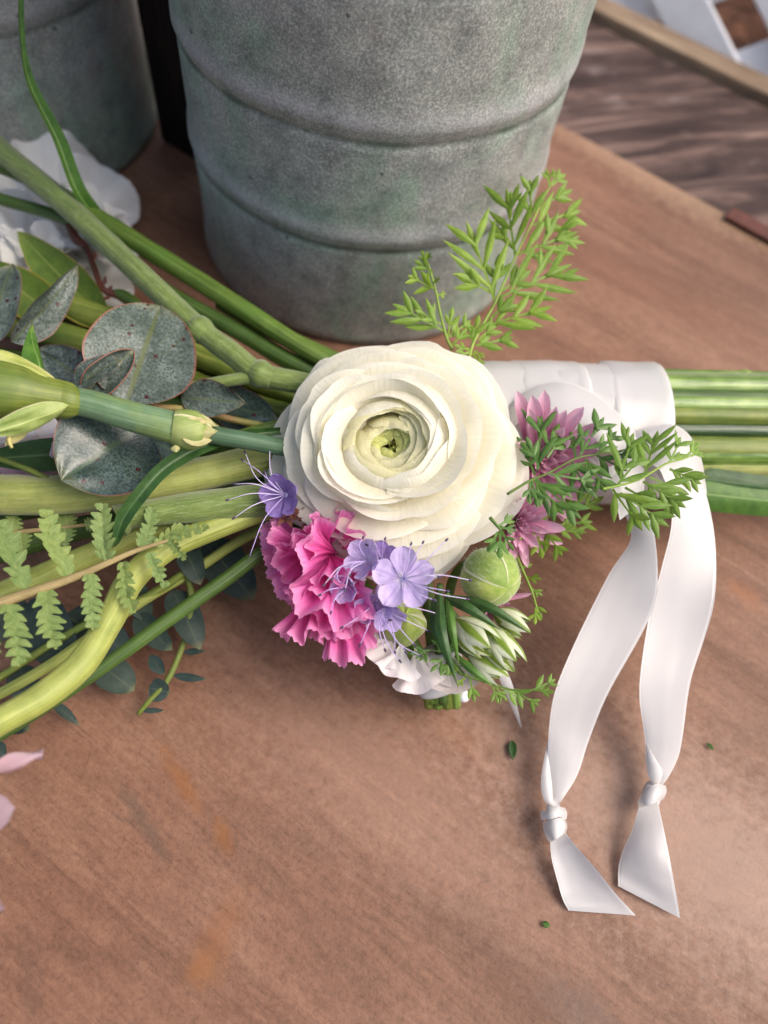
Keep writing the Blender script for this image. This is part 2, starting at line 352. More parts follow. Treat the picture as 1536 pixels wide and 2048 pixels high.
def table_wood():
    s = NT('worn_table_wood'); tc = s.n('ShaderNodeTexCoord'); ob = tc.outputs['Object']
    g = s.map(ob, (1, 1, 1), rot=(0, 0, R(27)))
    gr = s.noise(s.map(g, (7, 62, 40)), 1.0, 8, .70, 1.3)
    gr2 = s.noise(s.map(g, (90, 500, 90)), 1.0, 4, .65, 1.0)
    big = s.noise(s.map(g, (6, 16, 10)), 1.0, 5, .6, .8)
    mot = s.noise(ob, 210, 5, .7)
    worn = s.noise(s.map(g, (5, 8, 8), loc=(.4, .1, 0)), 1.0, 4, .55, 1.2)
    col = s.ramp(big, [(.26, (.118, .056, .034)), (.5, (.195, .098, .060)), (.75, (.262, .146, .094))])
    col = s.mix(s.ramp(worn, [(.46, (0, 0, 0)), (.66, (.45,) * 3)]), col, (.325, .195, .132))
    col = s.mix(1.0, col, s.ramp(gr, [(.3, (.70, .66, .63)), (.52, (1, 1, 1)), (.75, (1.12, 1.12, 1.12))]), 'MULTIPLY')
    col = s.mix(1.0, col, s.ramp(mot, [(.3, (.84, .81, .79)), (.6, (1, 1, 1)), (.8, (1.08, 1.08, 1.08))]), 'MULTIPLY')
    col = s.mix(1.0, col, s.ramp(gr2, [(.3, (.84, .81, .80)), (.6, (1.04, 1.04, 1.04))]), 'MULTIPLY')
    scr = s.noise(s.map(g, (7, 420, 40), loc=(2, .3, 0), rot=(0, 0, .06)), 1.0, 2, .5, .3)
    col = s.mix(s.ramp(scr, [(.71, (0, 0, 0)), (.76, (.22,) * 3)]), col, (.42, .28, .20))
    # dark specks and grey streaks
    sk = s.noise(s.map(g, (26, 110, 40), loc=(3, 1, 0)), 1.0, 3, .5)
    col = s.mix(s.ramp(sk, [(.70, (0, 0, 0)), (.80, (.75,) * 3)]), col, (.060, .040, .032))
    fine = s.noise(ob, 620, 5, .8)
    col = s.mix(1.0, col, s.ramp(fine, [(.32, (.70, .66, .64)), (.5, (1, 1, 1)), (.68, (1.16, 1.15, 1.14))]), 'MULTIPLY')
    pore = s.noise(s.map(g, (130, 1300, 200)), 1.0, 2, .5)
    col = s.mix(s.ramp(pore, [(.66, (0, 0, 0)), (.74, (.6,) * 3)]), col, (.070, .034, .020))
    spk = s.noise(ob, 330, 2, .5); col = s.mix(s.ramp(spk, [(.735, (0, 0, 0)), (.77, (.7,) * 3)]), col, (.05, .028, .02))
    # orange varnish runs, small marks, broad lighter patches and a broad darker one
    def wood_patch(x, y, lx, ly, ang, c, strength, col):
        p = W(x, y, 0)
        q = s.map(ob, (1, 1, 1), loc=(-p.x, -p.y, 0)); q = s.map(q, (1 / lx, 1 / ly, 0), rot=(0, 0, 0)) if not ang else s.map(s.map(q, rot=(0, 0, R(-ang))), (1 / lx, 1 / ly, 0))
        d = s.n('ShaderNodeVectorMath', {0: q}, operation='LENGTH').outputs['Value']
        d = s.math('ADD', d, s.math('MULTIPLY', s.math('SUBTRACT', s.noise(ob, 240, 6, .75), .5), 2.6)); strength *= .7
        f = s.n('ShaderNodeMapRange', {0: d, 1: .35, 2: 1.3, 3: strength, 4: 0.0}).outputs[0]
        return s.mix(f, col, c)
    og = (.22, .082, .020)
    for a in ((362, 1560, .0115, .0026, -42, og, .8), (448, 1672, .0052, .0026, -58, og, .8), (438, 1870, .0125, .0046, 72, (.20, .075, .024), .65),
              (410, 1940, .0055, .0045, 20, (.24, .10, .03), .6), (1490, 1190, .008, .004, -35, (.26, .10, .04), .7), (920, 1470, .012, .004, -35, (.20, .08, .028), .5),
              (285, 1640, .014, .0022, -42, (.075, .055, .040), .65), (1160, 2020, .012, .006, -20, (.10, .07, .055), .6), (1400, 1700, .075, .030, -24, (.40, .275, .215), .6), (760, 1560, .07, .022, -26, (.36, .225, .165), .4), (1250, 560, .06, .02, -29, (.18, .085, .05), .5),
              (60, 1960, .012, .003, -60, (.07, .035, .025), .5), (1380, 380, .09, .018, -29, (.40, .27, .17), .7)):
        col = wood_patch(*a, col)
    h = s.math('ADD', s.math('MULTIPLY', gr, .8), s.math('ADD', s.math('MULTIPLY', mot, .5), s.math('MULTIPLY', fine, .6)))
    return s.done(col, s.ramp(gr, [(.3, (.58,) * 3), (.7, (.42,) * 3)]), s.bump(h, .4, .0008), .3)
M['table'] = table_wood()
def wood(name, c1, c2, c3, ang, sc_=(18, 220, 30), rough=.7, fleck=None):
    s = NT(name); tc = s.n('ShaderNodeTexCoord'); g = s.map(tc.outputs['Object'], rot=(0, 0, R(-ang)))
    n = s.noise(s.map(g, sc_), 1.0, 6, .7, .6); b = s.noise(s.map(g, (9, 24, 12)), 1.0, 4, .6)
    col = s.ramp(n, [(.3, c1), (.52, c2), (.75, c3)])
    col = s.mix(1.0, col, s.ramp(b, [(.3, (.55, .5, .5)), (.7, (1.15, 1.15, 1.15))]), 'MULTIPLY')
    if fleck: col = s.mix(s.ramp(s.noise(s.map(g, (18, 55, 30)), 1.0, 5, .7), [(.58, (0, 0, 0)), (.74, (.7,) * 3)]), col, fleck)
    return s.done(col, rough, s.bump(n, .6, .002), .2)
M['weather'] = wood('weathered_wood', (.012, .008, .008), (.085, .054, .047), (.32, .22, .18), 24, (9, 62, 20), fleck=(.34, .28, .26))
M['batten'] = wood('pale_batten_wood', (.16, .11, .075), (.29, .21, .14), (.38, .29, .20), -27, (14, 160, 60))
M['darkwood'] = wood('dark_stained_wood', (.006, .004, .003), (.014, .008, .006), (.03, .016, .011), 90, rough=.7)
M['lattice'] = (lambda s: s.done(s.ramp(s.noise(s.uv()[3], 80, 4), [(.3, (.80, .80, .82)), (.7, (.88, .88, .89))]), .45, None, .4))(NT('white_lattice_paint'))
def soil():
    s = NT('brown_mulch'); tc = s.n('ShaderNodeTexCoord'); n = s.noise(tc.outputs['Object'], 45, 6, .75); v = s.n('ShaderNodeTexVoronoi', {'Vector': tc.outputs['Object'], 'Scale': 28.0})
    col = s.ramp(n, [(.35, (.03, .016, .012)), (.55, (.14, .065, .04)), (.72, (.34, .16, .09))])
    return s.done(col, .9, s.bump(s.math('ADD', n, v.outputs['Distance']), 1, .02), .1)
M['soil'] = soil()
M['skin'] = NT('skin').done((.62, .17, .11), .5, sss=.3)
M['pearl'] = NT('pearl').done((.78, .78, .82), .15, None, .6)

# ------------------------------------------------------------------ setting
def box(mb, o, ax, ay, az, x0, x1, y0, y1, z0, z1):
    b = len(mb.V)
    for z in (z0, z1):
        for (x, y) in ((x0, y0), (x1, y0), (x1, y1), (x0, y1)):
            mb.V.append(o + ax * x + ay * y + az * z); mb.U.append((x, y))
    for f in ((3, 2, 1, 0), (4, 5, 6, 7), (0, 1, 5, 4), (1, 2, 6, 5), (2, 3, 7, 6), (3, 0, 4, 7)): mb.F.append(tuple(b + i for i in f))
def bevel(o, w_, seg=2):
    md = o.modifiers.new('bevel', 'BEVEL'); md.width = w_; md.segments = seg; md.limit_method = 'ANGLE'; return o
Z = Vector((0, 0, 1))
E0 = W(1100, 235, 0); E1 = W(1536, 470, 0); ED = (E1 - E0); ED.z = 0; ED.normalize(); EN = Vector((-ED.y, ED.x, 0))   # EN points away from the viewer
GZ = -0.075
mb = MB(); box(mb, Vector((0, 0, GZ)), Vector((1, 0, 0)), Vector((0, 1, 0)), Z, -6, 6, -6, 6, -.05, 0)
tag(mb.build('ground', M['soil'], smooth=False), kind='structure')
mb = MB(); box(mb, E0, ED, EN, Z, -.75, .45, -.75, 0, -.074, 0)
tag(bevel(mb.build('table_top', M['table'], smooth=False), .002), kind='structure')
mb = MB(); box(mb, E0, ED, EN, Z, -.5, .6, .004, .128, -.074, -.012)
tag(bevel(mb.build('weathered_plank', M['weather'], smooth=False), .002), 'weathered grey brown plank lying beyond the table edge', 'plank')
mb = MB(); box(mb, E0, ED, EN, Z, -.5, .6, .1305, .150, -.074, -.0065)
tag(bevel(mb.build('wooden_batten', M['batten'], smooth=False), .0015), 'narrow pale wooden batten in front of the white lattice', 'batten')
mb = MB(); q = W(1462, 420, 0); off = (q - E0).dot(ED); box(mb, E0, ED, EN, Z, off, off + .3, -.007, .003, .0008, .0028)
tag(bevel(mb.build('wooden_strip', M['twig'], smooth=False), .002), 'short dark brown wooden strip on the table edge', 'wood strip')
# lattice: an upright panel behind the batten, leaning back a little
LO = E0 + EN * .158 + Z * -.05
lz = (Z * math.cos(R(22)) + EN * math.sin(R(22))).normalized(); ln_ = ED.cross(lz)
lat = thing('lattice_panel', (E0 + EN * .165 + Z * GZ), 'white painted diagonal lattice panel behind the pale batten', 'lattice')
def onlat(x, y):
    d = _F + _R * ((x - 768) / FPX) + _U * ((1024 - y) / FPX); t = (LO - CAM).dot(ln_) / d.dot(ln_); return CAM + d * t
def lslat(a, b, wpx, lift, ext=(0, 0)):
    A, B = onlat(*a), onlat(*b); d = (B - A); L = d.length; d.normalize(); s = ln_.cross(d).normalized(); wd = px((A + B) / 2, wpx)
    mb = MB(); box(mb, A, d, s, ln_, -ext[0], L + ext[1], -wd / 2, wd / 2, lift, lift + .006)
    bevel(mb.build('slat', M['lattice'], lat, smooth=False), .0012)
for k in range(-1, 3):
    lslat((1362 + k * 208, 0), (1442 + k * 208, 160), 86, 0.0, (.12, .05))
for k in range(-1, 2):
    lslat((1160, 55 + k * 205), (1536, -80 + k * 205), 74, -.0065, (.10, .3))

# ------------------------------------------------------------------ buckets
def bucket(name, X, Y, Rb, beads, label, H=.30):
    root = thing(name, (X, Y, 0), label, 'bucket', 'galvanised flower buckets')
    def prof():
        zs = [0, .0008, .003]; z = .006
        L = [(Rb - .0025, 0.0), (Rb, .0015), (Rb + .0004, .005), (Rb, .008)]
        z = .012
        bs = sorted(beads)
        while z < H - .004:
            hit = [b for b in bs if -.0095 < z - b < .0095]
            L.append((Rb, z) if not hit else (Rb + .0010 * math.exp(-((z - hit[0]) / (.0042 if z > hit[0] else .0026)) ** 2) - .0005 * math.exp(-((z - hit[0] + .0055) / .0014) ** 2), z)); z += .0009 if hit else .002
        L += [(Rb, H - .003), (Rb + .003, H), (Rb + .001, H + .003), (Rb - .001, H), (Rb - .001, .004), (0.0005, .003)]
        return L
    L = prof(); n = 120; mb = MB(); cc = Vector((X, Y, 0))
    for (r, z) in L:
        for k in range(n):
            a = 2 * math.pi * k / n; dv = Vector((math.cos(a), math.sin(a), 0))
            rr = r + (.0011 * nz((dv.x * 2.2, dv.y * 2.2, z * 22)) + .0005 * nz((dv.x * 4, dv.y * 4, z * 40)) + .00025 * nz((dv.x * 9, dv.y * 9, z * 90)) if z > .004 and r > .01 else 0)
            mb.V.append(cc + dv * rr + Z * z); mb.U.append((k / n, z))
    for j in range(len(L) - 1):
        for k in range(n):
            k2 = (k + 1) % n; mb.F.append((j * n + k, j * n + k2, (j + 1) * n + k2, (j + 1) * n + k))
    mb.F.append(tuple(range(n))[::-1])
    mb.build('wall', zinc(beads), root)
    return root
bucket('metal_bucket', -.0343, .2843, .0727, (.0560, .0985, .142, .20), 'weathered galvanised metal bucket with raised bands behind the white ranunculus')
bucket('metal_bucket', -.2196, .3194, .0727, (.0776, .125), 'dull grey metal bucket beside the dark post, behind the white ruffled flower')
mb = MB(); box(mb, Vector((-.122, .325, 0)), Vector((.9, -.43, 0)), Vector((.43, .9, 0)), Z, -.016, .016, -.014, .014, 0, .42)
tag(bevel(mb.build('wooden_post', M['darkwood'], smooth=False), .002), 'nearly black wooden post standing between the two buckets', 'post')

# ------------------------------------------------------------------ ranunculus
def frame(center, axis, spin=0):
    a = axis.normalized(); x = _R - a * _R.dot(a); x.normalize(); y = a.cross(x)
    q = Matrix((x, y, a)).transposed().to_4x4(); q.translation = center; return q @ Matrix.Rotation(spin, 4, 'Z')
def toward(center, dx=0, dy=0):
    v = (CAM - center).normalized(); return (v + _R * dx + _U * dy).normalized()
def ranunculus():
    C0 = W(790, 908, .053); rad = px(C0, 266)
    root = thing('ranunculus_flower', C0 - toward(C0) * .02, 'large creamy white ranunculus bloom with a green eye and layered petals', 'ranunculus')
    FM = frame(C0, toward(C0, -.10, .30)); rng = random.Random(11)
    def dome(r):        # height of the petal rims over the axis: a bowl round the eye, a crest, then a falling shoulder
        if r < .44: return .425 - .17 * ((.44 - r) / .34) ** 1.5
        return .425 - .52 * ((r - .44) / .56) ** 1.55
    L1 = [(.035, 3, 70, 'ranun_eye'), (.06, 3, 70, 'ranun_eye'), (.085, 4, 62, 'ranun_eye'), (.11, 4, 62, 'ranun_in'), (.145, 4, 62, 'ranun_in'), (.185, 3, 74, 'ranun_in'), (.225, 4, 62, 'ranun_in'),
          (.27, 3, 74, 'ranun_in'), (.32, 4, 62, 'ranun'), (.375, 3, 72, 'ranun'), (.435, 4, 60, 'ranun')]
    L2 = [(.50, 3, 70), (.575, 4, 60), (.655, 4, 62), (.735, 4, 60), (.815, 4, 60), (.885, 5, 52), (.95, 5, 50), (1.0, 5, 50)]
    for li, (rt, n, ha, mt) in enumerate(L1 + [(r_, n_, h_, 'ranun') for r_, n_, h_ in L2]):
        ph0 = li * 2.399 + .3
        for k in range(n):
            ph = ph0 + k * 2 * math.pi / n + rng.uniform(-.16, .16)
            inner = rt < .46; out = min(1, max(0, (rt - .3) / .7))
            r1 = rt * ((rng.uniform(.62, 1.18) if rt > .17 else rng.uniform(.8, 1.12)) if inner else rng.uniform(.95, 1.045)); hw = R(ha) * rng.uniform(.85, 1.12)
            lift = rng.choice((.005, .02, .035, .05, .065)) if not inner else rng.uniform(-.012, .016)
            z1 = dome(r1) + lift; sk = rng.uniform(.012, .030) if inner else rng.uniform(.02, .065); sd = rng.uniform(0, 50); tws = rng.uniform(-.03, .03) * (1 if rt > .15 else .3); curl_in = rng.uniform(-.5, 1)
            if inner:
                b1 = Vector((.05, -.42)); b2 = Vector((r1 + .33, -.30)); b3 = Vector((r1 + .20, dome(r1 + .20) - .02)); b4 = Vector((r1, z1))
            else:
                b1 = Vector((.05, -.42)); b2 = Vector((r1 * .42, dome(max(.44, r1 * .5)) - .27)); b3 = Vector((r1 - .20, dome(max(.3, r1 - .20)) - .115)); b4 = Vector((r1, z1))
            def fn(u, v):
                U = 2 * u - 1
                rim = 1 - (.10 + .15 * out) * abs(U) ** 2.5 + .030 * nz((U * 1.7 + sd, sd, 0)) + .005 * nz((U * 7 + sd, sd, 3))
                if out > .4 and curl_in > .55: rim -= .035 * math.exp(-((U - .15) / .10) ** 2)
                t = max(0, v * rim); s_ = 1 - t
                p = b1 * s_ ** 3 + b2 * 3 * s_ * s_ * t + b3 * 3 * s_ * t * t + b4 * t ** 3
                a = ph + U * hw * (.62 + .38 * min(1, t * 1.6)) * (1 - .22 * max(0, t - .75) / .25 * out)
                r = p.x + sk * U - (.035 * U * U * t * (.3 if not inner else .5)) * (1 - .5 * out)
                z = p.y + tws * U * t - .03 * out * U * U * t
                e = max(0, (t - .80) / .20)
                z += .018 * nz((U * 1.7 + sd, t * 2, sd)) * t + (.022 * out * nz((U * 3 + sd, 0, sd)) + .003 * nz((U * 11 + sd, 2, sd))) * e
                r += (.030 * nz((U * 1.8 + sd, 5, t * 1.5)) * (.35 + rt) + .005 * nz((U * 9 + sd, 9, t * 3))) * t
                z += .040 * out * e * e * curl_in + .030 * out * t * (1 - U * U) - .004
                r = max(.004, r)
                return FM @ (Vector((r * math.cos(a), r * math.sin(a) * .93, z)) * rad)
            mb = MB(); mb.grid(fn, 24, 18); mb.build('petal', M[mt], root)
    # tight green heart
    mb = MB()
    for k in range(9):
        a = k * 2.4; rr = .012 + .03 * (k / 9) ** .5
        c = FM @ (Vector((rr * math.cos(a), rr * math.sin(a), .08)) * rad); t = FM @ (Vector((rr * .9 * math.cos(a + .2), rr * .9 * math.sin(a + .2), .23 + .02 * math.sin(k))) * rad)
        add_leaf(mb, c, t, .022 * rad, nrm=(FM.to_3x3() @ Vector((math.cos(a), math.sin(a), .1))), shape='obov', nu=5, nv=6, cup=-.6)
    mb.build('heart', M['ranun_eye'], root)
    # green back and stem
    mb = MB(); back = FM @ (Vector((0, 0, -.36)) * rad)
    add_tube(mb, [FM @ (Vector((0, 0, -.30)) * rad), back, W(830, 1010, .028), W(862, 1250, .020), W(874, 1400, .010)], [.0042, .0036, .0024, .0022, .0022]); mb.build('stem', M['st_mid'], root)
    return root
ranunculus()

# ------------------------------------------------------------------ fan petals (carnation, sweet pea, white ruffles)
def add_fan(mb, base, tip, spread, nrm=None, roll=0, ruf=.08, rfreq=3, ser=.05, sfreq=9, curl=0, nu=20, nv=10, seed=0, narrow=1.0, rnd=.12):
    d = tip - base; L = d.length; d = d.normalized()
    if nrm is None: nrm = (CAM - base).normalized()
    s = d.cross(nrm).normalized()
    if roll: s.rotate(Matrix.Rotation(R(roll), 3, d))
    n = s.cross(d).normalized()
    def fn(u, v):
        U = 2 * u - 1; a = U * R(spread)
        rim = 1 - rnd * U * U + ser * .5 * (abs(((U * sfreq + seed) % 1) - .5) * 2 - .5) + .05 * nz((U * 2 + seed, seed, 0))
        t = v * rim
        w_ = (.12 + .88 * min(1, t * 1.15)) * narrow
        p = base + d * (L * t * (math.cos(a * .75))) + s * (L * t * math.sin(a) * w_)
        h = ruf * L * t ** 1.6 * (math.sin(U * rfreq * 3.14159 + seed) + .8 * nz((U * 2.6 + seed, t * 2, seed))) + .02 * L * t * nz((U * 8, t * 6, seed))
        h += curl * L * t * t
        return p + n * h
    mb.grid(fn, nu, nv)
def fan(parent, mat, b, t, spread, name='petal', **k):
    mb = MB(); add_fan(mb, W(*b), W(*t), spread, **k); return mb.build(name, mat, parent)

# carnation
car = thing('carnation_flower', W(650, 1120, .03), 'bright pink ruffled carnation tucked under the white ranunculus', 'carnation')
cb = (668, 1105, .032); rng = random.Random(4)
for i, (x, y, z, sp, ro) in enumerate((
    (520, 1075, .040, 30, 25), (548, 1160, .036, 34, -20), (530, 1110, .045, 30, 10), (585, 1050, .052, 30, -30), (570, 1200, .040, 32, 20), (600, 1225, .036, 26, -15),
    (615, 1065, .056, 26, 40), (690, 1050, .056, 24, -45), (640, 1050, .058, 28, 15), (600, 1135, .055, 30, -35), (640, 1180, .053, 32, 30), (690, 1150, .056, 26, -25),
    (602, 1302, .040, 15, 30), (640, 1270, .044, 22, -20), (700, 1320, .042, 17, 10), (738, 1262, .040, 20, -30), (700, 1250, .050, 22, 35), (665, 1230, .054, 24, -10), (745, 1190, .046, 22, 20), (655, 1285, .041, 16, 45))):
    b = (cb[0] + rng.uniform(-16, 16), cb[1] + rng.uniform(-10, 22), cb[2] + rng.uniform(0, .008))
    fan(car, M['pink'], b, (x, y, z), sp, roll=ro, ruf=.075, rfreq=rng.uniform(2.2, 3.6), ser=.07, sfreq=rng.uniform(7, 10), seed=i * 3.7, curl=rng.uniform(-.12, .18), nu=48, nv=14)
mb = MB(); add_stem(mb, [(668, 1115, .030, 60), (700, 1150, .026, 42), (800, 1270, .020, 26), (868, 1405, .011, 22)]); mb.build('calyx_stem', M['st_mid'], car)

# phacelia: florets of five round petals with long stamens
def phacelia(cx, cy, z, rp, dx, dy, mat, label, stam, seed, clus=(), dryp=None, npet=5, spin=0, close=0.0):
    C0 = W(cx, cy, z); rng = random.Random(seed)
    root = thing('phacelia_flower', C0, label, 'phacelia')
    FM = frame(C0, toward(C0, dx, dy), spin); r = px(C0, rp); ax = FM.to_3x3() @ Vector((0, 0, 1))
    for k in range(npet):
        a = k * 2 * math.pi / npet; q = math.cos(close); e = math.sin(close)
        B = FM @ Vector((.06 * r * math.cos(a), .06 * r * math.sin(a), 0)); T = FM @ Vector((r * q * math.cos(a), r * q * math.sin(a), r * (.12 + e)))
        mb = MB(); nn = (ax * math.cos(close) - (FM.to_3x3() @ Vector((math.cos(a), math.sin(a), 0))) * math.sin(close))
        add_leaf(mb, B, T, r * .42, nrm=nn, shape=lambda v: (.22 + .78 * min(1, v * 1.7)) * max(0, 1 - max(0, (v - .45) / .55) ** 2.6) ** .5, nu=8, nv=10, cup=.30, bend=-.08, rough=.09, seed=seed + k, roll=rng.uniform(-10, 10))
        mb.build('petal', M[mat], root)
    mb = MB(); add_tube(mb, [C0 + ax * .0003, C0 - ax * .003, C0 - ax * .008], [r * .10, r * .16, r * .10], 8); mb.build('tube', M['stamen_pale'], root)
    for (tx, ty, tz, bow, pale) in stam:
        T = W(tx, ty, tz); s0 = C0 + ax * .0006; mid = (s0 + T) / 2 + ax * .003 + _U * px(C0, bow) + _R * px(C0, bow * .3)
        mb = MB(); add_tube(mb, [s0, mid, T], [.00016, .00014, .00010], 5, n=14); o = mb.build('stamen', M['stamen_pale' if pale else 'stamen'], root)
        mb = MB(); dv = (T - mid).normalized(); add_tube(mb, [T - dv * .0005, T, T + dv * .0007], [.0002, .00036, .00015], 6, n=5); mb.build('anther', M['anther'], o)
    return root
phacelia(806, 1158, .058, 66, .05, .12, 'lilac', 'open lilac phacelia floret with five round petals below the ranunculus',
         [(822, 1088, .066, 4, 0), (893, 1080, .066, -8, 0), (878, 1154, .066, 3, 1), (940, 1160, .060, 6, 1), (895, 1182, .062, -6, 0), (868, 1200, .062, -10, 0), (935, 1198, .058, -10, 1), (846, 1085, .064, 0, 0)], 3, spin=.3)
phacelia(738, 1122, .055, 50, -.7, .25, 'lilac', 'side facing lilac phacelia floret between the open floret and the carnation',
         [(665, 1158, .062, 6, 0), (690, 1180, .062, 6, 1), (726, 1075, .062, 0, 0), (648, 1170, .062, 8, 1), (700, 1150, .064, 2, 0)], 5, spin=.9, close=.5)
phacelia(752, 1202, .048, 50, -.15, -.75, 'lilac', 'drooping lilac phacelia floret hanging over the white sweet pea',
         [(800, 1322, .044, -4, 0), (842, 1312, .044, -8, 0), (780, 1240, .052, 0, 0), (684, 1255, .05, 10, 1), (770, 1300, .045, 3, 0), (905, 1236, .05, 18, 1), (812, 1305, .045, 6, 0), (720, 1290, .046, 5, 0)], 9, spin=.2, close=.55)
phacelia(700, 1172, .050, 40, -.6, -.3, 'lilac', 'small half open lilac phacelia floret against the pink carnation', [(640, 1190, .054, 8, 0), (662, 1225, .052, 8, 0), (676, 1140, .056, 2, 0)], 21, spin=.7, close=.7)
phacelia(775, 1222, .047, 42, .2, -.7, 'lilac', 'half open lilac phacelia floret below the open floret, facing the sweet pea', [(830, 1290, .046, 4, 0), (790, 1305, .045, 6, 0), (858, 1262, .048, 10, 1)], 22, spin=.1, close=.6)
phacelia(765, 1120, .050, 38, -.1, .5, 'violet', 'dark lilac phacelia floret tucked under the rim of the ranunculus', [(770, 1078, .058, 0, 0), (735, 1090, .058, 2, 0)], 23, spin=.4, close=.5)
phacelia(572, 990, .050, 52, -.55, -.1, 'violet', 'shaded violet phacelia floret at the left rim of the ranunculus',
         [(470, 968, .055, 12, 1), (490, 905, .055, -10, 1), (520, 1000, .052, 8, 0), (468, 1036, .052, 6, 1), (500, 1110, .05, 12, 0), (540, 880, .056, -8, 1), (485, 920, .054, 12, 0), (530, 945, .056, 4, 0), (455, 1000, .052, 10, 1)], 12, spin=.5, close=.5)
# dry brownish calyces between them
dc = thing('dried_calyx_cluster', W(610, 1040, .04), 'dry reddish brown calyces between the carnation and the ranunculus', 'dried calyx')
rng = random.Random(3)
for k in range(26):
    cx, cy = rng.choice(((600, 1035), (620, 1045), (718, 1105), (705, 1120), (580, 1030), (745, 1175)))
    b = W(cx + rng.uniform(-14, 14), cy + rng.uniform(-12, 12), .046); t = b + (toward(b, rng.uniform(-1.2, 1.2), rng.uniform(-1.2, 1.2))) * .004
    mb = MB(); add_leaf(mb, b, t, .0008, shape='lance', nu=2, nv=5, bend=rng.uniform(-.2, .3)); mb.build('sepal', M['dry'], dc)

# green bud with silky hairs
def bud():
    C0 = W(980, 1152, .048); ax = (W(1036, 1192, .056) - C0).normalized(); rad = px(C0, 57)
    root = thing('flower_bud', C0 - ax * rad, 'plump hairy green flower bud beside the ranunculus', 'flower bud')
    q = ax.to_track_quat('Z', 'Y').to_matrix().to_4x4(); q.translation = C0
    H = []
    for k in range(5):
        a0 = k * 2 * math.pi / 5 + .5
        def pt(u, v, lift=0):
            U = 2 * u - 1; th = math.pi * (1 - .985 * v)
            wv = R(44) * (1 - .55 * max(0, v - .55) / .45)
            a = a0 + U * wv
            r = math.sin(th) ** (.9 if v < .5 else 1.15) * (1.0 + .07 * (1 - U * U) + .045 * U) * (1 - .10 * max(0, v - .6)); z = -math.cos(th) * 1.04 + (.16 * max(0, (v - .7) / .3) ** 2)
            r *= 1 + .02 * nz((U * 2 + k, v * 3, k)); r += lift
            return q @ (Vector((r * math.cos(a), r * math.sin(a), z)) * rad)
        mb = MB(); mb.grid(pt, 10, 16); mb.build('sepal', M['bud'], root)
        for _ in range(190):
            u, v = random.random(), random.uniform(.25, .98); p = pt(u, v); n = (p - C0).normalized(); d = (n * .45 + (pt(u, min(1, v + .05)) - p).normalized() * random.uniform(.5, 1.2) + Vector([random.uniform(-.3, .3) for _ in range(3)])).normalized(); H.append((p, d, n))
    mb = MB()
    for p, d, n in H:
        s = d.cross(n).normalized() * .000035; b = len(mb.V); l = random.uniform(.0010, .0022); mb.V += [p - s, p + s, p + d * l]; mb.U += [(0, 0), (1, 0), (.5, 1)]; mb.F.append((b, b + 1, b + 2))
    o = mb.build('silky_hairs', M['hair'], root); o['kind'] = 'stuff'
    mb = MB(); add_tube(mb, [C0 - ax * rad * .8, C0 - ax * rad * 1.3, W(900, 1180, .032), W(890, 1400, .011)], [.0016, .0014, .0015, .0017]); mb.build('stem', M['st_mid'], root)
bud()

# chrysanthemums
def mum(cx, cy, z, dx, dy, rpx, n, label, seed, lim=9):
    C0 = W(cx, cy, z); root = thing('chrysanthemum_flower', C0, label, 'chrysanthemum'); rng = random.Random(seed); FM = frame(C0, toward(C0, dx, dy)); r = px(C0, rpx); ax = FM.to_3x3() @ Vector((0, 0, 1))
    for k in range(n):
        t = (k + .5) / n; a = k * 2.39996 + rng.uniform(-.2, .2); el = R(82 - 72 * t + rng.uniform(-9, 9)); L = r * (.45 + .6 * t) * rng.uniform(.88, 1.1)
        rd = FM.to_3x3() @ Vector((math.cos(a), math.sin(a), 0)); d = rd * math.cos(el) + ax * math.sin(el)
        if -d.dot(_R) > lim: continue
        B = C0 + rd * r * .12 * t - ax * r * .1; nn = (ax * math.cos(el) - rd * math.sin(el)) * 1.0
        mb = MB(); add_leaf(mb, B, B + d * L, L * (.115 + .03 * rng.random()), nrm=nn, shape='strap', nu=4, nv=9, bend=-.05 + .10 * (1 - t), cup=.55, roll=rng.uniform(-14, 14)); mb.build('petal', M['mauve'], root)
    mb = MB(); add_tube(mb, [C0 - ax * r * .25, C0 + ax * r * .12], [r * .3, r * .1], 10); mb.build('receptacle', M['st_mid'], root)
    return root
mum(1078, 918, .0535, .22, -.02, 130, 90, 'mauve pink chrysanthemum half hidden by the dark feathery leaf, against the ribbon', 1, .62)
mum(1034, 1046, .047, .35, -.15, 86, 64, 'smaller mauve chrysanthemum above the green bud', 2, .6)
mum(985, 1205, .036, .25, -.6, 72, 22, 'mauve chrysanthemum peeping out from under the green bud', 5)

# striped green and white bract cups
def cup(b, t, wpx, label, seed, n=6, zt=0):
    B = W(*b); T = W(*t); ax = (T - B).normalized(); L = (T - B).length; root = thing('striped_blossom', B, label, 'blossom', 'striped green white blossoms'); rng = random.Random(seed)
    a1 = ax.orthogonal().normalized(); w_ = px(B, wpx) / 2
    for k in range(n):
        for ring in (0, 1):
            q = a1.copy(); q.rotate(Matrix.Rotation((k + .5 * ring) * 2 * math.pi / n + rng.uniform(-.15, .15), 3, ax))
            l = L * (1.0 - .18 * ring) * rng.uniform(.9, 1.06); tip = B + ax * l + q * w_ * (.75 - .35 * ring + rng.uniform(-.1, .1))
            mb = MB(); add_leaf(mb, B + q * w_ * .12, tip, w_ * (.62 - .1 * ring), nrm=q, shape='lance', nu=8, nv=12, bend=.17, cup=-.45, rough=.02, seed=seed + k); mb.build('bract', M['bract'], root)
    mb = MB(); add_tube(mb, [B + ax * .0005, B - ax * .002, W(900, 1300, .026), W(884, 1400, .011)], [.0015, .0013, .001, .0012], 8); mb.build('stem', M['st_dark'], root)
cup((908, 1238, .043), (985, 1305, .047), 78, 'largest pale striped blossom cup hanging under the green bud', 1)
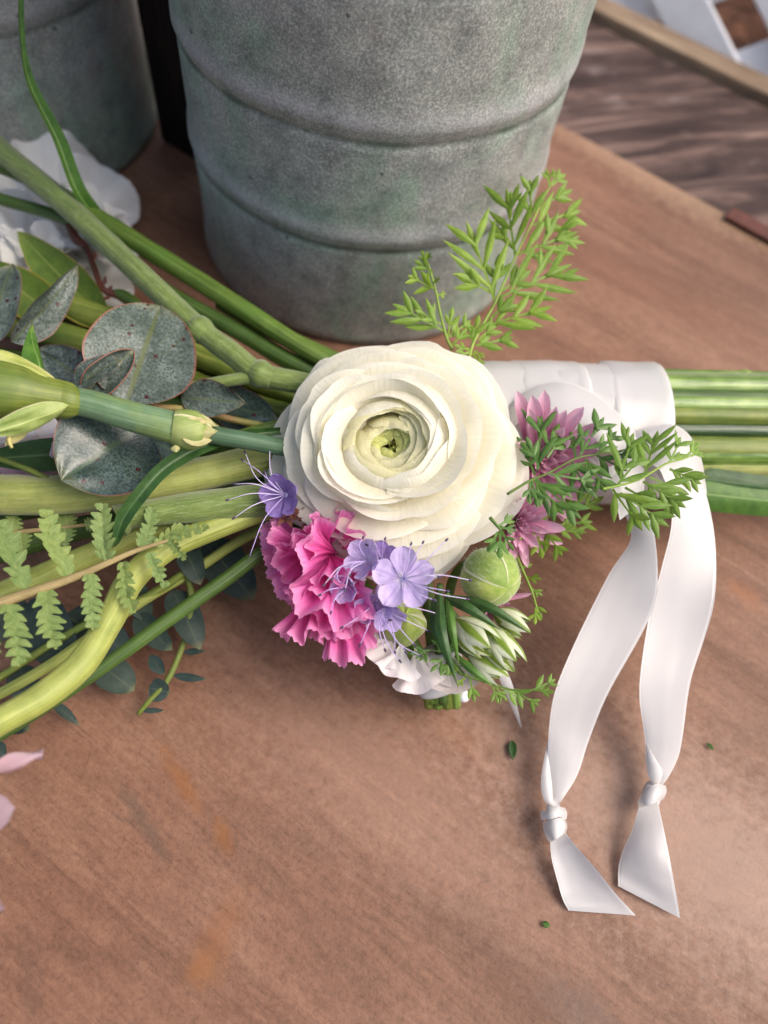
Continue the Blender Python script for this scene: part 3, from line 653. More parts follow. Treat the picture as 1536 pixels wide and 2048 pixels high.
cup((962, 1250, .040), (1034, 1335, .040), 70, 'pale striped blossom cup with long green tips, outermost of the drooping cups', 2)
cup((935, 1306, .036), (1012, 1358, .036), 62, 'lowest pale striped blossom cup above the feathery sprig', 3)
cup((985, 1220, .038), (1058, 1265, .038), 58, 'pale striped blossom cup directly under the tip of the green bud', 4)
# narrow leaves around them
nl = thing('narrow_leaf_sprig', W(890, 1180, .03), 'dark narrow leaves arching over the striped blossoms', 'leaf sprig')
for b, m_, t, wd in (((905, 1195, .046), (980, 1215, .052), (1062, 1268, .050), 20), ((890, 1195, .050), (935, 1215, .056), (1005, 1262, .054), 22), ((880, 1190, .050), (885, 1270, .054), (916, 1375, .046), 20),
                     ((868, 1195, .048), (872, 1260, .050), (905, 1345, .042), 18), ((895, 1185, .05), (905, 1260, .053), (918, 1330, .046), 16), ((910, 1310, .042), (950, 1345, .044), (985, 1370, .042), 16)):
    C = spline(P3((b, m_, t)), 12); ww = px(C[0], wd) / 2; mb = MB()
    def fn(u, v):
        i = min(int(v * 11), 10); f = v * 11 - i; p = C[i].lerp(C[i + 1], f); tt = (C[i + 1] - C[i]).normalized(); s = tt.cross((CAM - p).normalized()).normalized(); nn = s.cross(tt)
        U = 2 * u - 1; q = ww * SH['lance'](min(.995, .12 + .88 * v)); return p + s * q * U + nn * (-abs(U) * q * .5)
    mb.grid(fn, 6, 16); mb.build('leaf', M['leaf_deep'] if wd > 17 else M['leaf'], nl)
mb = MB(); add_stem(mb, [(880, 1170, .045, 14), (875, 1230, .035, 18), (880, 1330, .022, 20), (886, 1405, .012, 22)]); mb.build('stem', M['st_dark'], nl)

# small green round bud under the drooping floret
mb = MB(); c = W(806, 1245, .036); rr = px(c, 46)
mb.grid(lambda u, v: c + Vector((math.cos(6.2832 * u) * math.sin(3.1416 * v), math.sin(6.2832 * u) * math.sin(3.1416 * v), math.cos(3.1416 * v))) * rr * (1 + .06 * math.cos(6.2832 * u * 5)), 30, 14, wrap=True)
b2 = thing('small_flower_bud', c - Z * rr, 'small round green bud behind the drooping lilac floret', 'flower bud'); mb.build('bud_body', M['bud'], b2)
mb = MB(); add_tube(mb, [c, W(850, 1330, .022), W(878, 1405, .011)], [.0018, .0016, .0016]); mb.build('stem', M['st_mid'], b2)

# white sweet peas
sp = thing('sweet_pea_flower', W(790, 1290, .028), 'white sweet pea petals with frilled rims under the lilac florets', 'sweet pea')
for i, (b, t, s_, ro) in enumerate((((800, 1268, .034), (738, 1325, .036), 42, 20), ((805, 1275, .036), (790, 1362, .037), 36, -15), ((830, 1285, .034), (838, 1390, .034), 34, 10), ((815, 1262, .030), (728, 1295, .032), 36, -20), ((845, 1290, .032), (868, 1375, .031), 30, 20))):
    fan(sp, M['white'], b, t, s_, roll=ro, ruf=.05, rfreq=2, ser=.03, sfreq=5, seed=i * 2.3, curl=.15)
sp2 = thing('sweet_pea_flower', W(900, 1330, .024), 'plain white sweet pea petals behind the curly leaves over the cut stems', 'sweet pea')
for i, (b, t, s_, ro) in enumerate((((900, 1300, .026), (895, 1392, .026), 46, 0), ((910, 1305, .026), (930, 1375, .026), 40, 20), ((895, 1300, .026), (868, 1370, .027), 40, -20))):
    fan(sp2, M['white'], b, t, s_, roll=ro, ruf=.04, rfreq=1.5, ser=.015, sfreq=4, seed=5 + i * 2.3, curl=.25)
for o in (sp, sp2):
    mb = MB(); q = o.location; add_tube(mb, [q + Z * .004, W(870, 1360, .018), W(876, 1408, .011)], [.0012, .0012, .0013]); mb.build('stem', M['st_mid'], o)
# small wrapped posy foot: ivory band, pearl pin, cut stems
ft = thing('posy_stem_wrap', W(888, 1400, .004), 'short cut green stems of the small posy bound with ivory ribbon', 'posy stems')
for k, (x, w_) in enumerate(((856, 20), (874, 24), (893, 24), (910, 20))):
    mb = MB(); add_stem(mb, [(x - 4, 1330, .020, w_), (x, 1385, .013, w_), (x + 2, 1412, .0085, w_)]); mb.build('cut_stem', M['st_cut' if k % 2 else 'st_olive'], ft)
mb = MB(); add_stem(mb, [(876, 1300, .024, 104), (880, 1340, .019, 108), (884, 1376, .0145, 104)], sides=20, flat=.55); mb.build('ribbon_band', M['satin'], ft)
mb = MB(); c = W(927, 1392, .010); rr = px(c, 13)
mb.grid(lambda u, v: c + Vector((math.cos(6.2832 * u) * math.sin(3.1416 * v), math.sin(6.2832 * u) * math.sin(3.1416 * v), math.cos(3.1416 * v))) * rr, 16, 10, wrap=True)
pin = mk('pearl_pin', mb.V, mb.F, mb.U, M['pearl'], loc=c); tag(pin, 'white pearl pin head beside the cut posy stems', 'pearl pin')

# ------------------------------------------------------------------ feathery leaves
LOBE = lambda v: (.30 + .70 * min(1, v * 2.2)) * (max(0, 1 - max(0, (v - .42) / .58) ** 1.7)) if v < 1 else 0
def add_lobes(mb, B, T, nrm, w, n, rng, ang=34, lr=.6):
    """a divided leaflet: pointed lobes in pairs along B->T plus an end lobe; long lobes fork again"""
    d = T - B; L = d.length; dn = d.normalized(); s = dn.cross(nrm).normalized(); n0 = s.cross(dn)
    def blade(p, dd, l, nn, ww): add_leaf(mb, p, p + dd * l, min(ww, l * .175), nrm=nn, shape=LOBE, nu=4, nv=7, fold=-.35, bend=rng.uniform(-.03, .07))
    add_leaf(mb, B + dn * L * .55, T, min(w, L * .10), nrm=nrm, shape=LOBE, nu=4, nv=7, fold=-.35, bend=rng.uniform(-.03, .05))
    cv = rng.uniform(-.04, .08)
    def mid(t): return B + dn * L * t + n0 * L * .05 * math.sin(math.pi * t)
    add_leaf(mb, B, B + dn * L * .8, w * .34, nrm=nrm, shape=lambda v: 1 - .5 * v, nu=2, nv=6, bend=.04)
    for k in range(n):
        t = .12 + .52 * (k / max(1, n - 1)) if n > 1 else .35
        for sg in (1, -1):
            a = R(ang + rng.uniform(-8, 10)) * sg; l = L * (lr * (1.10 - .55 * t)) * rng.uniform(.85, 1.15)
            dd = (dn * math.cos(a) + s * math.sin(a) + n0 * rng.uniform(-.2, .25)).normalized(); p = mid(t + rng.uniform(-.03, .03)); nn = (n0 + s * rng.uniform(-.35, .35)).normalized()
            blade(p, dd, l, nn, w)
            if l > w * 5.2:
                for s2 in (1, -1):
                    if rng.random() < .12:
                        b2 = R(30) * s2; ss = dd.cross(nn).normalized(); d2 = (dd * math.cos(b2) + ss * math.sin(b2)).normalized(); blade(p + dd * l * rng.uniform(.28, .42), d2, l * rng.uniform(.42, .58), nn, w * .85)
def feather(label, mat, rach, pin, zfun, lw=9, rw=6, seed=1, rm='rach_g', name='feathery_leaf', cat='leaf sprig', ang=34, lr=.60):
    rng = random.Random(seed); pts = [W(x, y, zfun(x, y)) for x, y in rach]
    root = thing(name, pts[0], label, cat)
    mb = MB(); rr = px(pts[0], rw) / 2; add_tube(mb, pts, [rr * (1 - .55 * i / (len(pts) - 1)) for i in range(len(pts))], 7, n=len(pts) * 6); mb.build('leaf_stalk', M[rm], root)
    for (x0, y0, x1, y1, n) in pin:
        B = W(x0, y0, zfun(x0, y0)); T = W(x1, y1, zfun(x1, y1) + rng.uniform(-.001, .003)); nn = (CAM - B).normalized() + _R * rng.uniform(-.25, .25) + _U * rng.uniform(-.2, .3)
        mb = MB(); add_lobes(mb, B, T, nn.normalized(), px(B, lw * 1.25) / 2, max(1, n - 1), rng, ang, lr); mb.build('leaflet', M[mat], root)
    return root
zt = lambda x, y: .060 + .022 * (700 - y) / 360
feather('bright green feathery leaf rising above the ranunculus in front of the bucket', 'carrot', [(935, 730), (945, 690), (968, 645), (991, 603), (1030, 515), (1062, 450), (1088, 395), (1103, 368)],
        [(989, 600, 932, 440, 4), (983, 585, 912, 548, 2), (987, 592, 1000, 505, 2), (1031, 512, 1012, 375, 4), (1033, 509, 1157, 463, 4), (1066, 450, 1163, 421, 3), (1062, 437, 1060, 357, 3), (1088, 408, 1145, 379, 2), (1100, 372, 1092, 336, 1), (1103, 368, 1120, 337, 1), (1104, 370, 1132, 348, 1),
         (1004, 593, 1145, 528, 4), (1000, 585, 1062, 540, 2), (975, 652, 1105, 612, 4), (978, 640, 1030, 590, 2), (952, 691, 1027, 675, 3), (958, 680, 1000, 640, 2), (945, 690, 958, 628, 2), (948, 690, 935, 650, 1),
         (942, 704, 906, 714, 1), (942, 704, 932, 746, 1), (946, 706, 965, 740, 1), (948, 702, 970, 716, 1), (940, 700, 908, 690, 1)], zt, lw=13, rw=7, seed=2)
feather('small bright green feathery sprig on the upper rim of the ranunculus', 'carrot', [(905, 700), (893, 675), (880, 625), (872, 585), (860, 540), (850, 512)],
        [(887, 662, 784, 607, 4), (885, 650, 830, 620, 2), (870, 577, 815, 551, 3), (866, 545, 828, 520, 2), (856, 530, 842, 500, 2), (853, 520, 862, 505, 1), (872, 590, 893, 588, 1), (868, 565, 880, 555, 1), (896, 672, 906, 613, 2), (898, 674, 942, 640, 3), (905, 690, 935, 655, 2)], zt, lw=12, rw=7, seed=5)
zr = lambda x, y: .066 - .008 * (x - 1019) / 380
feather('dark green feathery leaf lying over the mauve chrysanthemum', 'carrot_d', [(1015, 988), (1064, 959), (1095, 947), (1152, 917), (1194, 909), (1232, 905), (1262, 898)],
        [(1075, 940, 1083, 829, 3), (1080, 925, 1120, 845, 2), (1078, 935, 1052, 872, 2), (1070, 950, 1050, 900, 2), (1095, 915, 1126, 868, 1), (1152, 917, 1141, 860, 2), (1160, 910, 1209, 833, 3), (1194, 909, 1234, 862, 3), (1232, 905, 1280, 890, 2), (1225, 906, 1270, 915, 1), (1194, 911, 1255, 942, 3),
         (1144, 925, 1178, 988, 3), (1170, 918, 1213, 985, 3), (1072, 958, 1164, 1039, 3), (1068, 960, 1129, 1031, 3), (1064, 962, 1076, 1016, 2), (1100, 948, 1195, 965, 3), (1060, 962, 1060, 1010, 1)], zr, lw=13, rw=6, seed=3, rm='st_mid')
feather('mid green feathery leaf spread across the ribbon loops', 'carrot_m', [(1205, 978), (1225, 974), (1278, 959), (1331, 928), (1370, 917), (1392, 905)],
        [(1289, 951, 1316, 860, 4), (1339, 925, 1362, 873, 3), (1370, 915, 1400, 884, 2), (1380, 912, 1406, 905, 1), (1339, 938, 1404, 968, 4), (1286, 963, 1373, 1016, 4), (1240, 986, 1339, 1054, 4), (1225, 978, 1286, 1062, 3), (1235, 970, 1286, 909, 3), (1240, 955, 1268, 864, 3), (1300, 955, 1380, 990, 2), (1250, 975, 1310, 1010, 2)], lambda x, y: zr(x, y) + .004, lw=13, rw=6, seed=4)
feather('pale yellow green feathery leaf beside the smaller mauve chrysanthemum', 'carrot', [(1035, 1078), (1060, 1070), (1118, 1054), (1148, 1024), (1185, 1002)],
        [(1150, 1022, 1209, 993, 2), (1118, 1050, 1186, 1043, 3), (1110, 1056, 1167, 1068, 3), (1090, 1062, 1125, 1112, 3), (1130, 1035, 1133, 968, 2), (1135, 1030, 1160, 975, 2), (1080, 1064, 1080, 1010, 2), (1075, 1068, 1085, 1118, 2)], lambda x, y: .046, lw=12, rw=8, seed=6)
feather('yellow green feathery leaf hanging beside the green bud', 'carrot', [(1030, 1108), (1045, 1140), (1064, 1184), (1076, 1225)],
        [(1045, 1135, 1066, 1128, 2), (1052, 1155, 1084, 1158, 2), (1060, 1175, 1086, 1192, 2), (1068, 1200, 1084, 1240, 2), (1072, 1215, 1070, 1250, 1)], lambda x, y: .038, lw=12, rw=7, seed=7)
feather('small dark feathery leaf lying across the top of the green bud', 'carrot_d', [(980, 1035), (996, 1054), (1002, 1062)],
        [(998, 1052, 1028, 1030, 1), (1000, 1054, 1034, 1062, 1), (1002, 1062, 1028, 1102, 1), (1000, 1064, 1000, 1119, 1), (996, 1064, 974, 1104, 1)], lambda x, y: .062, lw=15, rw=8, seed=8, rm='st_mid')
feather('grey green feathery sprig pointing at the ribbon tail below the striped blossoms', 'carrot_m', [(915, 1345), (950, 1358), (982, 1366), (1022, 1379), (1068, 1379), (1095, 1368)],
        [(1068, 1379, 1112, 1358, 3), (1068, 1380, 1110, 1384, 2), (1030, 1381, 1078, 1412, 3), (990, 1372, 1015, 1403, 2), (985, 1370, 997, 1408, 2), (940, 1358, 950, 1405, 2), (930, 1355, 915, 1372, 2), (935, 1350, 880, 1330, 2), (1000, 1374, 1050, 1400, 2)], lambda x, y: .036, lw=10, rw=6, seed=9, rm='st_mid')
feather('curly thread like green leaf over the white sweet pea', 'carrot_d', [(930, 1350), (905, 1320), (885, 1305), (862, 1300), (845, 1298)],
        [(862, 1300, 820, 1308, 2), (860, 1300, 838, 1322, 2), (880, 1304, 870, 1270, 2), (890, 1308, 915, 1290, 2), (905, 1320, 880, 1352, 2), (915, 1335, 940, 1325, 1), (895, 1310, 860, 1345, 1)], lambda x, y: .041, lw=7, rw=5, seed=10, rm='st_dark')

# tansy-like leaf of lobed leaflets on the left
fr = thing('lobed_fern_leaf', W(0, 1206, .045), 'soft green fern like leaf with toothed leaflets over the yellow stems', 'fern leaf')
zf = lambda x: .053 - .004 * x / 400
mb = MB(); add_stem(mb, [(-120, 1255, .054, 24), (0, 1206, zf(0), 22), (137, 1159, zf(137), 17), (219, 1124, zf(219), 13), (273, 1101, zf(273), 10), (345, 1078, zf(345), 7)]); C, RR = None, None
mb.build('leaf_stalk', M['rachis'], fr)
rng = random.Random(8)
def add_pinna(mb, B, T, hw, nrm, rng, n=7):
    d = T - B; L = d.length; dn = d.normalized(); s_ = dn.cross(nrm).normalized(); n0 = s_.cross(dn); cv = rng.uniform(-.10, .10); bw = rng.uniform(-.05, .08)
    mid = lambda t: B + dn * L * t + s_ * L * cv * math.sin(math.pi * t * .8) + n0 * L * bw * math.sin(math.pi * t)
    def rib(u, v):
        U = 2 * u - 1; q = hw * .34 * (1 - .75 * v) * (.5 + .5 * min(1, v * 5)); return mid(v) + s_ * q * U + n0 * abs(U) * q * .35
    mb.grid(rib, 4, 14)
    for k in range(n):
        t = .05 + .85 * k / (n - 1); e = math.sin(math.pi * min(1, .22 + .70 * t)) ** .8
        for sg in (1, -1):
            a = R(rng.uniform(44, 62)) * sg; l = hw * e * rng.uniform(.85, 1.25); p = mid(t + rng.uniform(-.025, .025)); dd = (dn * math.cos(a) + s_ * math.sin(a) + n0 * rng.uniform(.05, .45)).normalized()
            add_leaf(mb, p, p + dd * l, L / n * .50, nrm=n0, shape=lambda v: (.75 + .25 * min(1, v * 3)) * max(0, 1 - v ** 2.2) ** .8, nu=6, nv=8, bend=rng.uniform(-.06, .1), ser=(2.5, .10), rough=.03, seed=k + sg)
def lobed(v, k=5.0, ph=0.0):
    t = (v * k + ph) % 1.0; e = SH['ovate'](min(.99, .10 + .90 * v))
    return e * (.34 + .66 * math.sin(math.pi * t ** .75) ** .7) if v < .92 else e * .62
for (x0, y0, x1, y1, wp) in ((51, 1178, 10, 1040, 78), (137, 1154, 94, 1020, 74), (215, 1122, 211, 1008, 64), (285, 1098, 303, 1012, 50), (310, 1090, 366, 1050, 36), (330, 1084, 420, 1060, 34), (16, 1206, 36, 1333, 70), (92, 1179, 118, 1297, 66), (180, 1146, 186, 1260, 58),
                            (246, 1124, 276, 1224, 50), (297, 1105, 334, 1172, 40), (-60, 1230, -90, 1080, 80), (-50, 1230, -30, 1350, 76), (340, 1082, 372, 1120, 30)):
    B = W(x0, y0, zf(x0)); T = W(x1, y1, zf(x0) + rng.uniform(-.003, .004)); mb = MB()
    add_pinna(mb, B, T, px(B, wp * .95) / 2, ((CAM - B).normalized() + _R * rng.uniform(-.5, .5)).normalized(), rng, 7 if wp > 45 else 5)
    mb.build('leaflet', M['fern'], fr)
fr2 = thing('lobed_fern_leaf', W(60, 1090, .035), 'shaded fern like leaf under the hairy pale stem', 'fern leaf')
mb = MB(); add_stem(mb, [(-40, 1075, .036, 12), (60, 1062, .036, 10), (170, 1050, .036, 7)]); mb.build('leaf_stalk', M['rachis'], fr2)
for (x0, y0, x1, y1, wp) in ((20, 1066, 30, 1025, 44), (130, 1053, 130, 1095, 44), (135, 1053, 128, 1018, 44), (170, 1050, 200, 1045, 30), (40, 1064, 45, 1110, 44)):
    B = W(x0, y0, .036); mb = MB(); add_leaf(mb, B, W(x1, y1, .036), px(B, wp) / 2, shape=lobed, nu=6, nv=34, fold=.25, bend=.04); mb.build('leaflet', M['fern'], fr2)

# ------------------------------------------------------------------ bouquet stems (left fan -> binding -> handle)
bq = thing('flower_bouquet', W(900, 868, .002), 'bunch of green flower stems fanning out behind the ranunculus from a ribbon bound handle', 'bouquet')
def stem(label, mat, pp, name='flower_stem', hair=0, nodes=(), hl=.0014, wob=.05):
    mb = MB(); C, RR = add_stem(mb, pp, sides=28, wob=wob, n=len(pp) * 9, flute=.022); o = mb.build(name, M[mat], bq); o['label'] = label
    for (x, y, z, w_) in nodes:
        c = W(x, y, z); i = min(range(len(C)), key=lambda i: (C[i] - c).length); i = max(1, min(len(C) - 2, i)); t = (C[i + 1] - C[i - 1]).normalized(); r = px(C[i], w_) / 2
        mb = MB(); add_tube(mb, [C[i] - t * r * .7, C[i] - t * r * .3, C[i], C[i] + t * r * .35, C[i] + t * r * .8], [RR[i] * .98, r * .96, r, r * .9, RR[i] * .98], 12, n=16, wob=.06); mb.build('node', M[mat], o)
    if hair: hairs('fine_hairs', C, RR, M['hair'], o, hair, hl)
    return o
AX = .0272; RW = .0250            # handle axis height and wrap radius
def haxis(x): return W(x, 868 + (x - 1200) * .012, AX)
def handle(y, w, z=None, inn=0):
    out = []
    for x in (960, 1180, 1345, 1540, 1720):
        a = haxis(x); v = (CAM - a).normalized(); up = (_U - v * _U.dot(v)).normalized(); r = px(a, w) / 2; rin = RW - .0012 - r - inn
        s_ = px(a, 868 - y); s_ = max(-rin, min(rin, s_)) * (.9 if x < 1100 else 1)
        out.append((a + up * s_ + v * (math.sqrt(max(0, rin * rin - s_ * s_))), w))
    return out
S1 = stem('fuzzy green stem with two swollen joints crossing in front of the bucket', 'st_fuzz', [(-60, 238, .053, 44), (0, 300, .052, 44), (120, 400, .051, 45), (250, 520, .050, 45), (395, 655, .049, 44), (460, 705, .048, 46), (520, 748, .047, 46), (610, 768, .044, 44), (760, 800, .036, 40)] + handle(765, 36), hair=900, nodes=((400, 662, .049, 58), (521, 749, .047, 60)), hl=.0011)
mb = MB(); add_stem(mb, [(520, 752, .047, 26), (440, 764, .046, 24), (365, 778, .043, 22)]); mb.build('side_shoot', M['st_fuzz'], S1)
mb = MB(); add_stem(mb, [(402, 668, .049, 22), (385, 680, .048, 18), (372, 690, .046, 10)]); mb.build('side_shoot', M['st_fuzz'], S1)
S2 = stem('smooth green stem carrying the long pointed leaf', 'st_mid', [(-60, 310, .046, 36), (40, 345, .046, 36), (180, 428, .045, 38), (330, 520, .044, 38), (480, 615, .043, 38), (640, 716, .040, 34), (780, 780, .034, 34)] + handle(738, 30), hair=0)
C = spline(P3(((186, 428, .046), (150, 375, .056), (112, 275, .068), (60, 170, .080), (44, 90, .088), (40, 0, .098), (44, -110, .110))), 26)
mb = MB()
def fn(u, v):
    i = min(int(v * 25), 24); f = v * 25 - i; p = C[i].lerp(C[i + 1], f); tt = (C[min(i + 1, 25)] - C[max(0, i - 1)]).normalized(); s = tt.cross((CAM - p).normalized() * .8 + _R * .5).normalized(); nn = s.cross(tt)
    U = 2 * u - 1; q = px(p, 26) * (.9 if v < .3 else .9 - .55 * min(1, (v - .3) / .35)) * (1 if v < .95 else max(.1, (1 - v) / .05)); return p + s * q * U * .62 + nn * (abs(U) * q * .55)
mb.grid(fn, 8, 40); mb.build('long_leaf', M['leaf'], S2)
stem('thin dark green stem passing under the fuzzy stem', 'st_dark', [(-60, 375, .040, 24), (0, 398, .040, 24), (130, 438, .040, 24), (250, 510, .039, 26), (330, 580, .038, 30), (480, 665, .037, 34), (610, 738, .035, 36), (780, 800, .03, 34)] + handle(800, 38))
stem('smooth mid green stem close to the foot of the bucket', 'st_mid', [(440, 605, .036, 30), (540, 660, .036, 34), (660, 716, .034, 34), (790, 770, .03, 34)] + handle(726, 26))
stem('thick olive stem behind the eucalyptus leaves', 'st_olive', [(-60, 545, .030, 56), (40, 570, .030, 54), (150, 618, .030, 54), (250, 650, .030, 54), (380, 705, .029, 52), (480, 745, .028, 50), (620, 800, .026, 46), (800, 840, .026, 40)] + handle(832, 40))
stem('thick olive stem half covered by the speckled round leaf', 'st_olive', [(-60, 640, .028, 56), (60, 655, .028, 54), (150, 680, .028, 54), (300, 730, .028, 52), (440, 790, .028, 50), (600, 835, .027, 46), (800, 860, .026, 40)] + handle(893, 54))
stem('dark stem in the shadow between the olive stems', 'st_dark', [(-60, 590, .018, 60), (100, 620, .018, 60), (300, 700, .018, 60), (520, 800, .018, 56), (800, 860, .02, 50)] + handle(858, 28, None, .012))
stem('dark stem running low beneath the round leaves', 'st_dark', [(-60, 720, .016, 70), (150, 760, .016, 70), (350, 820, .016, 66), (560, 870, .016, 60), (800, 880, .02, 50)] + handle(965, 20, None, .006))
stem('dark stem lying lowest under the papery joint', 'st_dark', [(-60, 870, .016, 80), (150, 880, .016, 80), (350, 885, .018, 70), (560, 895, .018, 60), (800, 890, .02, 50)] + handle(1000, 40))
stem('mid green stem under the joint, entering behind the ranunculus', 'st_mid', [(370, 905, .036, 14), (450, 880, .038, 20), (560, 852, .04, 24), (700, 850, .036, 24)])
stem('pale hairy stem running straight into the ranunculus from the frame edge', 'st_pale', [(-60, 985, .040, 84), (0, 990, .040, 82), (120, 990, .041, 78), (270, 975, .042, 74), (400, 950, .042, 68), (540, 920, .040, 62), (760, 900, .034, 46)] + handle(928, 52), hair=500)
stem('green stem with flared end below the pale hairy stem', 'st_fuzz', [(238, 1042, .045, 66), (262, 1032, .045, 52), (330, 1022, .044, 56), (420, 1012, .043, 64), (540, 998, .041, 66), (700, 960, .036, 50), (860, 920, .03, 40)], hair=450, hl=.0009)
stem('pale yellow stem behind the fern leaf', 'st_yel', [(-60, 1216, .034, 54), (0, 1192, .034, 54), (100, 1148, .034, 52), (200, 1104, .034, 50), (300, 1062, .034, 46), (440, 1030, .034, 40), (620, 975, .032, 36), (850, 920, .028, 34)], hair=350)
stem('thick yellow green stem bending down to the frame edge', 'st_yel', [(-70, 1490, .050, 56), (0, 1442, .050, 56), (90, 1390, .048, 58), (165, 1325, .046, 57), (220, 1240, .044, 54), (262, 1160, .043, 54), (330, 1100, .041, 50), (420, 1060, .040, 48), (530, 1020, .038, 44), (700, 960, .032, 40)], hair=260)
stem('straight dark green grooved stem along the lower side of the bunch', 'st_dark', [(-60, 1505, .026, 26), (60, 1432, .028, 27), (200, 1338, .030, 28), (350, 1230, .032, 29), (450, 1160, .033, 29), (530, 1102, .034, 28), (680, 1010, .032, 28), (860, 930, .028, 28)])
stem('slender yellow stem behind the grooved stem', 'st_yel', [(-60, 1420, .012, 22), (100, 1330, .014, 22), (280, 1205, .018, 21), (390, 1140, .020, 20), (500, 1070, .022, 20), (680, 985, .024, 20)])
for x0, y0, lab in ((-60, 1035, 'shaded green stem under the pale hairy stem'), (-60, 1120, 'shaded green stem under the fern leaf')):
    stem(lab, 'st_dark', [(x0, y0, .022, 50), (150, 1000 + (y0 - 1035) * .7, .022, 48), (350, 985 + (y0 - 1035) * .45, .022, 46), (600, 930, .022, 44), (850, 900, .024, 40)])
# extra cut ends seen only at the handle
stem('reddish cut stem at the lower side of the handle', 'st_red', handle(968, 24), name='cut_stem')
stem('dark wet cut stem in the middle of the handle', 'st_cutd', handle(858, 30, None, .002), name='cut_stem')
for y, w_, zz in ((775, 40, .046), (812, 42, .0475), (900, 56, .049), (940, 46, .047), (745, 32, .043)):
    stem('glossy bright green cut stem of the bouquet handle', 'st_cut', handle(y, w_), name='cut_stem', nodes=((1512, y + 3, .046, w_ * 1.2),) if y in (940, 745) else ())
hl = thing('handle_leaf', W(1480, 1000, .02), 'dull green strap leaf along the underside of the bouquet handle', 'leaf')
leaf('blade', (1380, 985, .034), (1660, 1015, .034), 66, M['leaf'], hl, shape='strap', nu=8, nv=16, rough=.01, cup=-.3)
leaf('blade', (1390, 955, .036), (1620, 985, .036), 46, M['leaf_deep'], hl, shape='strap', nu=8, nv=16, rough=.01, cup=-.3)

# carnation-type bud and stem with papery joint (near the lens)
cs = thing('carnation_bud', W(300, 850, .03), 'bluish green carnation stem with a pale calyx and papery joint', 'flower bud')
mb = MB(); add_stem(mb, [(120, 798, .070, 56), (180, 808, .069, 58), (260, 832, .067, 62), (350, 855, .064, 66), (392, 862, .062, 64)]); mb.build('stalk', M['st_blue'], cs)
mb = MB(); add_stem(mb, [(395, 862, .0615, 40), (440, 872, .060, 38), (500, 882, .058, 37), (575, 895, .052, 36), (700, 900, .040, 34)]); mb.build('stalk', M['st_blued'], cs)
mb = MB(); add_stem(mb, [(345, 853, .0645, 66), (362, 856, .064, 76), (385, 861, .063, 78), (400, 864, .062, 66), (418, 868, .061, 44)], sides=16, wob=.08); mb.build('joint', M['calyx'], cs)
rng = random.Random(2)
for (b, t, w_, ro) in (((352, 832, .066), (438, 852, .064), 30, 20), ((355, 868, .0665), (436, 862, .0645), 34, -10), ((350, 890, .064), (352, 905, .063), 18, 0), ((360, 850, .068), (420, 842, .067), 26, 30), ((365, 878, .066), (425, 880, .063), 26, -30)):
    leaf('papery_sheath', b, t, w_, M['sheath'], cs, shape='lance', nu=6, nv=10, bend=.05, cup=-.5, rough=.07, seed=b[0], roll=ro)
CB = [(-70, 772, .076, 128), (-20, 778, .075, 122), (40, 786, .0735, 108), (85, 793, .072, 84), (122, 799, .0705, 76), (142, 803, .0700, 70), (148, 804, .0695, 50)]
mb = MB(); add_stem(mb, CB, sides=24, wob=.05); mb.build('calyx', M['st_olive'], cs)
for i, (b, t, w_, ro, bd, mt) in enumerate((((138, 795, .0735), (-50, 690, .079), 62, 25, .06, 'calyx'), ((138, 810, .0735), (-40, 872, .078), 54, -25, .06, 'calyx'), ((92, 770, .073), (64, 648, .071), 44, 40, -.05, 'leaf'), ((60, 850, .073), (10, 892, .072), 30, -20, -.03, 'sheath'), ((40, 740, .0745), (-40, 742, .082), 70, 0, .04, 'calyx'))):
    leaf('sepal', b, t, w_, M[mt], cs, shape='lance', nu=10, nv=18, bend=bd, cup=-.55, roll=ro, rough=.05, seed=i * 7.1)
mb = MB(); add_stem(mb, [(20, 850, .074, 10), (18, 880, .073, 8), (24, 896, .072, 5)]); mb.build('tendril', M['sheath'], cs)

# red twig
tw = thing('red_twig', W(200, 560, .03), 'thin red brown twig with tiny scales in front of the white ruffled flower', 'twig')
mb = MB(); add_stem(mb, [(138, 452, .040, 16), (152, 478, .040, 20), (172, 495, .039, 13), (188, 535, .038, 12), (206, 578, .037, 13), (240, 592, .036, 18), (275, 618, .034, 16), (330, 660, .030, 16)]); mb.build('twig_stalk', M['twig'], tw)
for (b, t) in (((190, 520, .038), (191, 502, .039)), ((208, 572, .037), (211, 550, .039)), ((222, 592, .036), (206, 599, .038)), ((215, 585, .037), (225, 570, .038))):
    leaf('scale', b, t, 8, M['twig'], tw, shape='lance', nu=3, nv=5)
mb = MB(); add_stem(mb, [(222, 584, .0365, 10), (245, 590, .0365, 22), (270, 606, .0355, 20), (292, 624, .034, 10)]); mb.build('green_tip', M['st_mid'], tw)

# ------------------------------------------------------------------ eucalyptus
eu = thing('eucalyptus_sprig', W(250, 800, .03), 'eucalyptus sprig with speckled grey green leaves and red rims', 'eucalyptus')
def el(b, t, w_, mat='euc', **k):
    d = dict(shape='ovate', nu=16, nv=22, cup=.10, bend=.05, rough=.05, fold=.14); d.update(k)
    return leaf('leaf', b, t, w_, M[mat], eu, seed=b[0] * .37, **d)
rnd = lambda v: (math.sin(math.pi * min(.9999, max(1e-4, v)) ** .78) ** .62) * (1 + .04 * math.sin(9 * v)) * (1 if v < .9 else 1 - .35 * ((v - .9) / .1) ** 2)
el((252, 808, .050), (322, 612, .053), 214, shape=rnd, roll=-6)
el((285, 852, .053), (122, 962, .056), 226, 'euc_wet', shape=rnd, roll=8, rough=.05)
el((22, 684, .046), (156, 528, .054), 78, shape='ovate', fold=.35, roll=35)
el((-20, 690, .044), (26, 528, .050), 96, shape=rnd, roll=-30)
el((196, 776, .044), (76, 696, .046), 92, roll=-10)
el((362, 796, .044), (492, 806, .048), 78, shape='lance', roll=-8, cup=.25)
